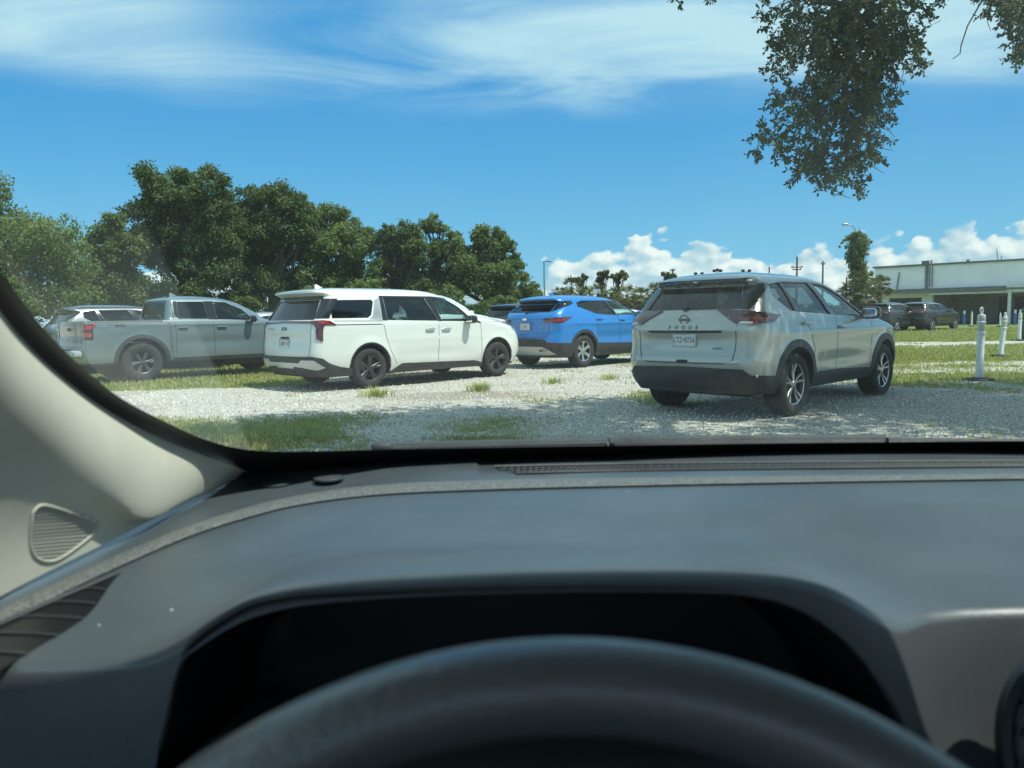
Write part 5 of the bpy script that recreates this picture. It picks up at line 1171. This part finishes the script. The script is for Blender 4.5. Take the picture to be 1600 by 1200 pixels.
# crown clumps (world x, y, z, radius) out of the frame above the lot
CR = []
for k in range(120):
    x = .9+r.random()*12.6; y = 5.4+r.random()*(2.2 if x < 4.6 else 4.6); z = 6.6+r.random()*1.6+max(0, y-9)*.3
    if z-.9 < 1.184+.47*y: z = 1.184+.47*y+.95
    CR.append((x, y, z, .7+.6*r.random()))
for k in range(24): CR.append((5.5+r.random()*8, -5+r.random()*8, 6.5+r.random()*2, .9+.6*r.random()))
CR = [c for c in CR if not (1.5 < c[0]-.523*c[2] < 3.3 and 7.6 < c[1]+.243*c[2] < 9.2)]
cs = np.array([c[:3] for c in CR]); rs = np.array([c[3] for c in CR])
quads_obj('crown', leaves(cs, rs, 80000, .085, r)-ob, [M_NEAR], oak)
# ------------------------------------------------------------------ the car the picture is taken from
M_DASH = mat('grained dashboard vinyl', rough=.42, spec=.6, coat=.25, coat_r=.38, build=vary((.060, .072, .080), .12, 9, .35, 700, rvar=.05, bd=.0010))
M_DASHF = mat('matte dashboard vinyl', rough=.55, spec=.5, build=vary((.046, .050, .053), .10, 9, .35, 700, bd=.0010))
M_BAND = mat('speckled stitched band', rough=.60, build=vary((.125, .13, .125), .7, 420, .8, 600, bd=.002))
M_CREAM = mat('cream pillar fabric', rough=.75, build=vary((.56, .545, .455), .05, 12, .25, 700, bd=.001))
M_FRIT = mat('black ceramic band', (.006, .006, .007), .35)
M_LEATH = mat('steering wheel leather', rough=.36, coat=.45, coat_r=.24, spec=.7, build=lambda t, b: (t.l.new(t.bump(t.m('ADD', t.vor(obj_co(t), 420), t.noise(obj_co(t), 420, 2)), .45, .0007), b.inputs['Normal']), setattr(b.inputs['Base Color'], 'default_value', (.070, .075, .078, 1))))
M_BLK = mat('black vent plastic', rough=.45, build=vary((.010, .011, .012), .2, 30))
M_COWL = mat('cowl plastic', rough=.6, build=vary((.055, .060, .062), .2, 12, .3, 200))
M_HEADL = mat('headliner', rough=.9, build=vary((.40, .40, .37), .06))
own = empty('parked_car', (.37, 0, 0)); tag(own, 'car whose dashboard, cream pillar and black steering wheel fill the foreground', 'car')
OO = Vector((.37, 0, 0))
def yb(x): return 1.105-.155*abs((x-.37)/.75)**2.2
def Gz(x, y): return .995+.47*(yb(x)-y)+.05*(1-((x-.37)/.8)**2)*math.sin(max(0, min(1, (yb(x)-y)/.8))*math.pi)
def hit_glass(u, v, off=0.0):
    d = ray(u, v); lo, hi = .1, 3.0
    for _ in range(50):
        m = (lo+hi)/2; p = EYE+d*m
        if p.z-(Gz(p.x, p.y)-off) < 0: lo = m
        else: hi = m
    return EYE+d*lo
def grid_obj(name, rows, m, parent=own, thick=0, smooth=60, off=OO, flip=False, sub=0):
    n = len(rows[0]); b = MB(); V_ = [Vector(p)-off for rw in rows for p in rw]
    F_ = [(i*n+k, i*n+k+1, (i+1)*n+k+1, (i+1)*n+k) for i in range(len(rows)-1) for k in range(n-1)]
    b.add(V_, F_); o = b.build(name, m, parent, smooth=smooth, fix=False)
    if thick: md = o.modifiers.new('t', 'SOLIDIFY'); md.thickness = thick; md.offset = -1
    if sub: md = o.modifiers.new('s', 'SUBSURF'); md.levels = sub; md.render_levels = sub
    return o
# windscreen
rows = []
for t in np.linspace(0, 1, 22):
    rw = []
    for x in np.linspace(-.385, 1.14, 32):
        y = yb(x)-t*(yb(x)-.30); rw.append((x, y, Gz(x, y)))
    rows.append(rw)
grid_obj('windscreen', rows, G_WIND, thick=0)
# bright veil at the left of the glass, light haze put into the dust factor
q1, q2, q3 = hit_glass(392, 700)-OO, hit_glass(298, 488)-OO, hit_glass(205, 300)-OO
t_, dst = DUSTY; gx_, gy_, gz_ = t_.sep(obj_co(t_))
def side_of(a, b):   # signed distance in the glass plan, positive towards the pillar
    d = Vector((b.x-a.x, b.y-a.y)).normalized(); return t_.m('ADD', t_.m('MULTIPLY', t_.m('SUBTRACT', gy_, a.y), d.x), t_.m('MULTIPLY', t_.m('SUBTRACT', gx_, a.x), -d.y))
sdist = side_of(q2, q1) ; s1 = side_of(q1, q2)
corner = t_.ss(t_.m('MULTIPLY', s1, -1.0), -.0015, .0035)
corner = t_.m('MULTIPLY', corner, t_.ss(gy_, .42, .66)); dust_and_light_haze = t_.m('ADD', dst, t_.m('MULTIPLY', corner, .050))
mx3 = [n for n in t_.n if n.type == 'MIX_SHADER'][1]; t_.l.new(dust_and_light_haze, mx3.inputs[0])
# black band round the glass
def cr(pts, n):   # Catmull-Rom resample of 2D points
    P_ = [np.array(p, float) for p in pts]; P_ = [2*P_[0]-P_[1]]+P_+[2*P_[-1]-P_[-2]]; out = []
    for i in range(1, len(P_)-2):
        for t in np.linspace(0, 1, n, endpoint=False):
            a, b_, c, d = P_[i-1:i+3]; out.append(.5*((2*b_)+(c-a)*t+(2*a-5*b_+4*c-d)*t*t+(3*b_-a-3*c+d)*t**3))
    out.append(P_[-2]); return out
oc = cr([(-240, 100), (-110, 272), (0, 422), (50, 490), (105, 552), (180, 616), (260, 660), (330, 690), (400, 704), (500, 705), (620, 702), (800, 699), (1000, 696), (1300, 692), (1600, 689), (1900, 687)], 6)
ic = cr([(-300, 130), (-160, 315), (-22, 464), (31, 533), (90, 589), (165, 645), (245, 688), (322, 719), (392, 741), (500, 744), (620, 742), (800, 737), (1000, 733), (1300, 730), (1600, 728), (1900, 728)], 6)
rows = [[hit_glass(a[0]+(b_[0]-a[0])*t, a[1]+(b_[1]-a[1])*t, .006) for a, b_ in zip(oc, ic)] for t in (0, .5, 1)]
grid_obj('windscreen_border', rows, M_FRIT)
# A-pillar trim: picture columns with three control rows, each on its own depth plane
colsT = cr([(-300, 120), (-148, 299), (-22, 456), (26, 520), (85, 579), (160, 636), (240, 680), (317, 711), (390, 738)], 5)
colsM = cr([(-330, 540), (-180, 610), (-60, 664), (10, 692), (85, 728), (160, 772), (228, 812), (300, 780), (389, 739.5)], 5)
colsB = cr([(-330, 1110), (-190, 1030), (-70, 968), (0, 932), (75, 893), (150, 856), (232, 815), (302, 780.5), (389, 740)], 5)
rows = []
nC = len(colsT)
def col3(k):
    f = k/(nC-1); xt = hit_glass(colsT[k][0], colsT[k][1], .010); 
    xm = -.368-(1-f)*.010; xb = -.366-(1-f)*.078
    return xt, at_x(colsM[k][0], colsM[k][1], xm), at_x(colsB[k][0], colsB[k][1], xb)
C3 = [col3(k) for k in range(nC)]
for j in range(15):
    rw = []
    for k in range(nC):
        a, m_, c = C3[k]; f = k/(nC-1)
        if j <= 8:
            t = j/8; p = a.lerp(m_, t); bul = .030*math.sin(t*math.pi)**.8*(1-f)**.5*min(1, (1-f)*3); p = p+Vector((.55, -.45, .2)).normalized()*bul
        else:
            t = (j-8)/6; p = m_.lerp(c, t); p = p+Vector((-.010*math.sin(t*math.pi)*(1-f)**.5, 0, 0))
        rw.append(p)
    rows.append(rw)
pil = grid_obj('pillar_trim', rows, M_CREAM, sub=1)
# triangular speaker grille in the pillar trim
tri = cr([(52, 800), (66, 789), (100, 797), (150, 816), (152, 827), (118, 856), (84, 876), (58, 872), (48, 850), (48, 820)], 5)[:-1]
from mathutils.bvhtree import BVHTree
pm = pil.data; bvh = BVHTree.FromPolygons([v.co.copy() for v in pm.vertices], [tuple(p.vertices) for p in pm.polygons])
def on_pillar(u, v, lift=.0015):
    d = ray(u, v).normalized(); h = bvh.ray_cast(EYE-OO, d)
    return (h[0] if h[0] is not None else at_x(u, v, -.40)-OO)-d*lift
T3 = [on_pillar(*p, .0012) for p in tri]; b = MB(); b.tube(T3, .0012, 6, closed=True); g_ = b.build('grille_rim', M_CREAM, pil)
b = MB(); n_r = 16; v0_, v1_ = min(p[1] for p in tri), max(p[1] for p in tri)
for k in range(n_r):
    vv_ = v0_+(v1_-v0_)*(k+.5)/n_r; us_ = []
    for i in range(len(tri)):
        p, q = tri[i], tri[(i+1) % len(tri)]
        if (p[1]-vv_)*(q[1]-vv_) < 0: us_.append(p[0]+(q[0]-p[0])*(vv_-p[1])/(q[1]-p[1]))
    if len(us_) >= 2: b.tube([on_pillar(u, vv_+(min(us_)-u)*.08+3, .0004) for u in np.linspace(min(us_)+1, max(us_)-1, 7)], .00125, 6)
b.build('speaker_grille', mat('grey beige speaker mesh', (.33, .325, .285), .7), pil)
# dashboard
XC, HWD = .015, .252
def Hf(x, w=HWD, s=.055): return 1/(1+math.exp((abs(x-XC)-w)/(s*.33)))
def dash_edge(x):
    h = Hf(x); bx = .535-.062*min(1, max(0, (.12-x)/.25)); ye = bx-(bx-.457)*h; ze = .962+.060*Hf(x, .218, .060)*(1-.20*min(1, ((x-XC)/HWD)**2))+.002
    return ye, ze
AP = [at_y(u, v, .448) for u, v in cr([(240, 1185), (250, 1146), (262, 1074), (281, 1027), (312, 996), (375, 957), (437, 941), (500, 935), (700, 929), (860, 927), (1000, 928), (1100, 931), (1194, 940), (1262, 962), (1319, 1001), (1366, 1051), (1422, 1141), (1446, 1190)], 6)]
APX = [p.x for p in AP]; APZ = [p.z for p in AP]
def arch(x): return np.interp(x, APX, APZ) if APX[0] < x < APX[-1] else None
def dz(x, y):
    ye, ze = dash_edge(x); z0 = .974+.006*min(1, max(0, (x-.1))); s = max(0, min(1, (.74-y)/.28)); s = s*s*(3-2*s)
    z = z0+(.962-z0)*max(0, min(1, (.80-y)/.25))+(ze-.962)*s
    if y > .985 and x > -.05: z -= .004*min(1, (y-.985)/.03)
    if x < .15: z += .010*min(1, max(0, (.15-x)/.3))*min(1, max(0, (y-.95)/.05))
    return z
rows = []; dark = []
xs_ = list(np.linspace(-.415, -.26, 12))+list(np.linspace(-.255, .29, 130))+list(np.linspace(.30, 1.2, 30))
RR = .011
for x in xs_:
    col = []; ye, ze = dash_edge(x); y0 = min(yb(x)+.05, 1.2); az_ = arch(x)
    for t in np.linspace(0, 1, 40): y = y0+(ye+RR-y0)*t; col.append((x, y, dz(x, y)))
    zl = col[-1][2]
    for a in np.linspace(.25, 1.35, 5): col.append((x, ye+RR-RR*math.sin(a), zl-RR+RR*math.cos(a)))
    last = col[-1]; zt_ = last[2]
    if az_ is not None and az_ > .80:
        az_ = min(az_, zt_-.002)
        for t in (.33, .66, 1): col.append((x, last[1]-.002-.22*(zt_-az_)*t, zt_+(az_-zt_)*t))
        yy = col[-1][1]
        for t in (.1, .25, .45, .65, .85, 1): col.append((x, yy+.17*t, az_+.001-.050*t))
        dark.append(True)
    else:
        for t in (.11, .22, .33, .45, .57, .68, .8, .9, 1): col.append((x, last[1]-.002-.055*t-.02*t*t, zt_-.25*t))
        dark.append(False)
    rows.append(col)
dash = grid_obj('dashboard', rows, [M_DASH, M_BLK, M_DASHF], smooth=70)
nn_ = len(rows[0])-1
for i, f in enumerate(dash.data.polygons):
    c, k = i//nn_, i % nn_
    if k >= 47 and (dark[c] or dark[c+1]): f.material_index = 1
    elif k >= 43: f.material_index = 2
lip = [Vector((p.x, dash_edge(p.x)[0]-.005-.22*max(0, dash_edge(p.x)[1]-RR-p.z), p.z)) for p in AP]
b = MB(); b.tube([p-OO+Vector((0, .006, .0)) for p in lip], .0030, 8); b.build('instrument_hood_lip', M_BLK, dash, smooth=70)
b = MB(); b.box((.015-.37, .630, .87), (.54, .01, .165)); b.box((.015-.37, .54, .845), (.55, .19, .01)); b.build('instrument_panel', M_BLK, dash, smooth=0)
rows = []
for t in np.linspace(0, 1, 6): rows.append([(x, .405+.16*t, .894+.035*max(0, abs((x-.015)/.24))**2.5*(1-t*.7)-.012*t) for x in np.linspace(-.206, .222, 30)])
grid_obj('instrument_shelf', rows, M_DASHF, dash)
# raised speckled band running round the dash top
def on_dash(u, v, lift=0):
    d = ray(u, v); z = .974
    for _ in range(12): p = EYE+d*((z-H_CAM)/d.z); z = dz(p.x, p.y)+lift
    return p
bo_ = cr([(-120, 1010), (0, 951), (110, 899), (205, 857), (300, 819), (400, 788), (480, 771), (600, 756), (780, 749), (1000, 745.5), (1300, 742), (1600, 739), (1850, 737), (2300, 733)], 6)
bi_ = cr([(-120, 1042), (0, 978), (110, 923), (205, 879), (300, 838), (402, 806), (482, 788), (600, 774), (780, 766), (1000, 760), (1300, 754), (1600, 749), (1850, 747), (2300, 743)], 6)
rows = [[on_dash(a[0]+(c[0]-a[0])*t, a[1]+(c[1]-a[1])*t, hh) for a, c in zip(bo_, bi_)] for t, hh in ((0, -.001), (.12, .0022), (.5, .0035), (.88, .0022), (1, -.001))]
grid_obj('dashboard_band', rows, M_BAND, dash)
# sensor caps
for u, v in ((432, 755), (514.5, 747)):
    p = on_dash(u, v); b = MB(); b.lathe([(.0175, -.002), (.0175, .0002), (.0165, .0010), (.0, .0020)], origin=p-OO, seg=28)
    b.lathe([(.0195, .0004), (.0195, .0009), (.0180, .0009), (.0180, .0004)], origin=p-OO, seg=28); b.build('sensor_cap', M_DASH, dash)
# defroster grille
dg_ = [(u, v) for u, v in ((772, 731), (1000, 726.5), (1300, 724), (1640, 722), (1800, 721.5))]
dg2 = [(u, v) for u, v in ((806, 741), (1000, 737), (1300, 733), (1640, 730), (1800, 729.5))]
ra, rb = cr(dg_, 10), cr(dg2, 10)
ra = [on_dash(*p, .0) for p in ra]; rb = [on_dash(*p, .0) for p in rb]
grid_obj('vent_recess', [[p+Vector((0, 0, .0008)) for p in ra], [p+Vector((0, 0, .0008)) for p in rb]], M_BLK, dash)
b = MB(); b.tube([p-OO+Vector((0, 0, .002)) for p in ra], .0016, 5); b.tube([p-OO+Vector((0, 0, .002)) for p in rb], .0012, 5); b.tube([ra[0]-OO, rb[0]-OO], .0016, 5)
L_ = len(ra); tot = (ra[-1]-ra[0]).length; nb = int(tot/.0105)
for k in range(1, nb):
    f = k/nb*(L_-1); i = min(int(f), L_-2); t = f-i; p = ra[i].lerp(ra[i+1], t)-OO; q = rb[i].lerp(rb[i+1], t)-OO
    b.tube([p+Vector((0, 0, .0018)), q+Vector((0, 0, .0018))], .00085, 4)
for s in (.33, .66): b.tube([ra[i].lerp(rb[i], s)-OO+Vector((0, 0, .0015)) for i in range(L_)], .0007, 4)
b.build('defroster_grille', M_DASHF, dash)
# side demister vent on the left of the dash
cv_ = [(-.352, .470), (-.352, .640), (-.322, .640), (-.262, .455), (-.262, .440)]
A1 = [(-60, 1004), (0, 977), (90, 937), (186, 896)]; A2 = [(-60, 1090), (42, 1020), (132, 964), (176, 908)]
def lin(P_, v): return float(np.interp(v, [p[1] for p in P_[::-1]], [p[0] for p in P_[::-1]]))
ra, rb = [on_dash(*p, .0008) for p in cr(A1, 8)], [on_dash(*p, .0008) for p in cr(A2, 8)]
vent = grid_obj('side_vent', [ra, rb], M_FRIT, dash)
b = MB(); b.tube([p-OO+Vector((0, 0, .001)) for p in ra], .0022, 6); b.build('vent_frame', M_DASHF, vent)
b = MB()
for v_ in (919, 940, 963, 989, 1018):
    uL = max(-60, lin(A1, v_)); uR = lin(A2, v_+2); 
    if uR-uL > 4: b.tube([on_dash(uL+(uR-uL)*t, v_+3*t-2*math.sin(t*math.pi), .0016)-OO for t in (0, .3, .7, 1)], .0006+.0000035*(v_-900), 6)
b.build('vent_slat', M_DASHF, vent)
rl = np.random.default_rng(3); b = MB()
for u, v in ((1243, 752), (155, 977), (268, 953), (1180, 706.5), (980, 768)):
    p = on_dash(u, v, .0004)-OO; sz = .0007+.0006*rl.random(); b.sell(p, (sz*2.2, sz*1.4, sz), 2.2, nu=6, nv=4)
ln = b.build('lint', mat('pale lint', (.7, .72, .68), .9), None); ln.location = OO; tag(ln, 'tiny pale specks of lint lying on the dashboard top', 'lint', kind='stuff')
# round air vent on the right of the face
cvx = at_y(1672, 1185, .475)-OO; b = MB()
rotv = Matrix.Rotation(R(-22), 3, 'X')
def disc(rad, off_): return [cvx+rotv @ Vector((math.cos(a)*rad*1.05, off_, math.sin(a)*rad*1.35)) for a in np.linspace(0, 2*math.pi, 41)[:-1]]
b.tube(disc(.047, -.012), .006, 8, closed=True); av = b.build('air_vent', M_BLK, dash)
b = MB(); b.tube(disc(.042, -.018), .0014, 6, closed=True); b.build('vent_bezel', M_PLAST, av)
b = MB(); b.add(disc(.045, -.010), [tuple(range(40))]); b.build('vent_core', M_FRIT, av, smooth=0)
b = MB()
for dz_ in (-.036, -.018, 0, .018, .036): 
    w = math.sqrt(max(0, 1-(dz_/.058)**2))*.042; b.box(cvx+rotv @ Vector((0, -.016, dz_)), (w*2, .010, .003), rot=rotv)
b.build('vent_slat', M_PLAST, av)
# tiny lint specks are left out; steering wheel
SW_T = Vector(at_y(874, 1072, .226)); tilt = R(31); RW = .186
nrm = Vector((0, -math.cos(tilt), math.sin(tilt))); upw = Vector((0, math.sin(tilt), math.cos(tilt)))
cw = SW_T-upw*RW
def wp(a, rad=RW, o=0.0): return cw+Vector((math.sin(a), 0, 0))*rad+upw*math.cos(a)*rad+nrm*o-OO
b = MB(); n_ = 120; vs = []; seg = 24
for i in range(n_):
    a = 2*math.pi*i/n_; c = wp(a); rad_d = (Vector((math.sin(a), 0, 0))+upw*math.cos(a)).normalized()
    for k in range(seg):
        f = 2*math.pi*k/seg; vs.append(c+rad_d*math.cos(f)*.0145+nrm*math.sin(f)*.0175)
b.add(vs, [(i*seg+k, i*seg+(k+1) % seg, ((i+1) % n_)*seg+(k+1) % seg, ((i+1) % n_)*seg+k) for i in range(n_) for k in range(seg)])
sw = b.build('steering_wheel', M_LEATH, own, smooth=80)
b = MB(); rotw = Matrix(((1, 0, 0), tuple((0, nrm.y*-1, upw.y)), tuple((0, -nrm.z, upw.z))))
b.sell(cw-OO-nrm*.01, (.20, .06, .15), 3, rot=rotw); b.build('airbag_cover', M_DASHF, sw)
b = MB()
for a in (R(97), R(-97), R(165), R(-165)): b.tube([wp(a, .07, -.02), wp(a, .13, -.012), wp(a, .178, 0)], [.022, .018, .012], 8)
b.build('spoke', M_BLK, sw)
b = MB(); b.tube([cw-OO-nrm*.03, cw-OO-nrm*.22], [.06, .075], 16); b.build('column_shroud', M_BLK, own)
# cowl panel, wipers, bonnet
rows = []
for s in np.linspace(0, 1, 6): rows.append([(x, yb(x)+.004+s*.16, .985-.006+(-.012)*s-.0 if s > 0 else .99) for x in np.linspace(-.46, 1.2, 30)])
grid_obj('cowl_panel', rows, M_COWL)
def strip(name, u0, v0, u1, v1, dep, rad, m, par=own, seg=14):
    b = MB(); pts = [Vector(at_y(u0+(u1-u0)*t, v0+(v1-v0)*t, dep(t) if callable(dep) else dep))-OO for t in np.linspace(0, 1, seg)]; b.tube(pts, rad, 8); return b.build(name, m, par)
wi = strip('wiper', 596, 699, 948, 691.5, lambda t: 1.17+.03*t, .0085, M_COWL); strip('wiper_rubber', 600, 702, 945, 696, lambda t: 1.165+.03*t, .004, M_TYRE, wi)
b = MB(); p = Vector(at_y(598, 698, 1.17))-OO; b.sell(p, (.035, .03, .018), 3); b.build('wiper_pivot', M_COWL, wi)
wi = strip('wiper', 952, 690.5, 1383, 688.5, lambda t: 1.20-.0*t, .0095, M_COWL); strip('wiper_rubber', 960, 696, 1560, 693, 1.19, .004, M_TYRE, wi); strip('wiper_arm', 1386, 690, 1640, 694, 1.19, .0075, M_COWL, wi)
rows = []
for s in np.linspace(0, 1, 12): rows.append([(x, 1.25+s*.85-.12*((x-.37)/.8)**2*(1+s), .958-.045*s-.16*s*s-.035*((x-.37)/.8)**4) for x in np.linspace(-.44, 1.18, 26)])
grid_obj('bonnet', rows, P_DGREY)
for s_ in (-1, 1):
    b = MB(); b.sell((s_*.80, 1.50, .52), (.20, 1.3, .50), 3.5); b.build('front_wing', P_DGREY, own)
    w_ = make_wheel(own, 0, 0, .32, .205, .21, -1 if s_ > 0 else 1, WB, M_RIM, M_RIMD); w_.location = (s_*.80, 1.45, .32); w_.rotation_euler = (0, 0, math.pi/2*(1 if s_ > 0 else -1))
b = MB(); b.sell((0, 2.15, .52), (1.68, .35, .5), 4); b.build('front_bumper', P_DGREY, own)
# roof, doors and floor that close the cabin
rows = []
for y in (.368, .30, .20, -.3, -1.2): rows.append([(x, y-.02*((x-.37)/.7)**2*(y > .35), 1.405-.015*abs((x-.37)/.78)**3+(.03 if y < .2 else 0)) for x in np.linspace(-.30, 1.04, 14)])
grid_obj('headliner', rows, M_HEADL, thick=.03)
for x in (-.50, 1.24):
    b = MB(); b.box((x-.37, -.15, .60), (.07, 2.2, .68)); b.build('door_trim', M_DASHF, own)
b = MB(); b.box((0, -.1, .17), (1.7, 2.6, .05)); b.build('cabin_floor', M_DARK, own)
b = MB()
for sx in (-.37, .37): b.sell((sx, -.62, .50), (.50, .52, .16), 4); b.sell((sx, -.98, .85), (.48, .14, .66), 4, rot=Matrix.Rotation(R(12), 3, 'X'))
b.build('front_seat', M_SEAT, own)
b = MB(); b.sell((0, -1.5, .55), (1.4, .5, .3), 5); b.build('rear_bench', M_SEAT, own)
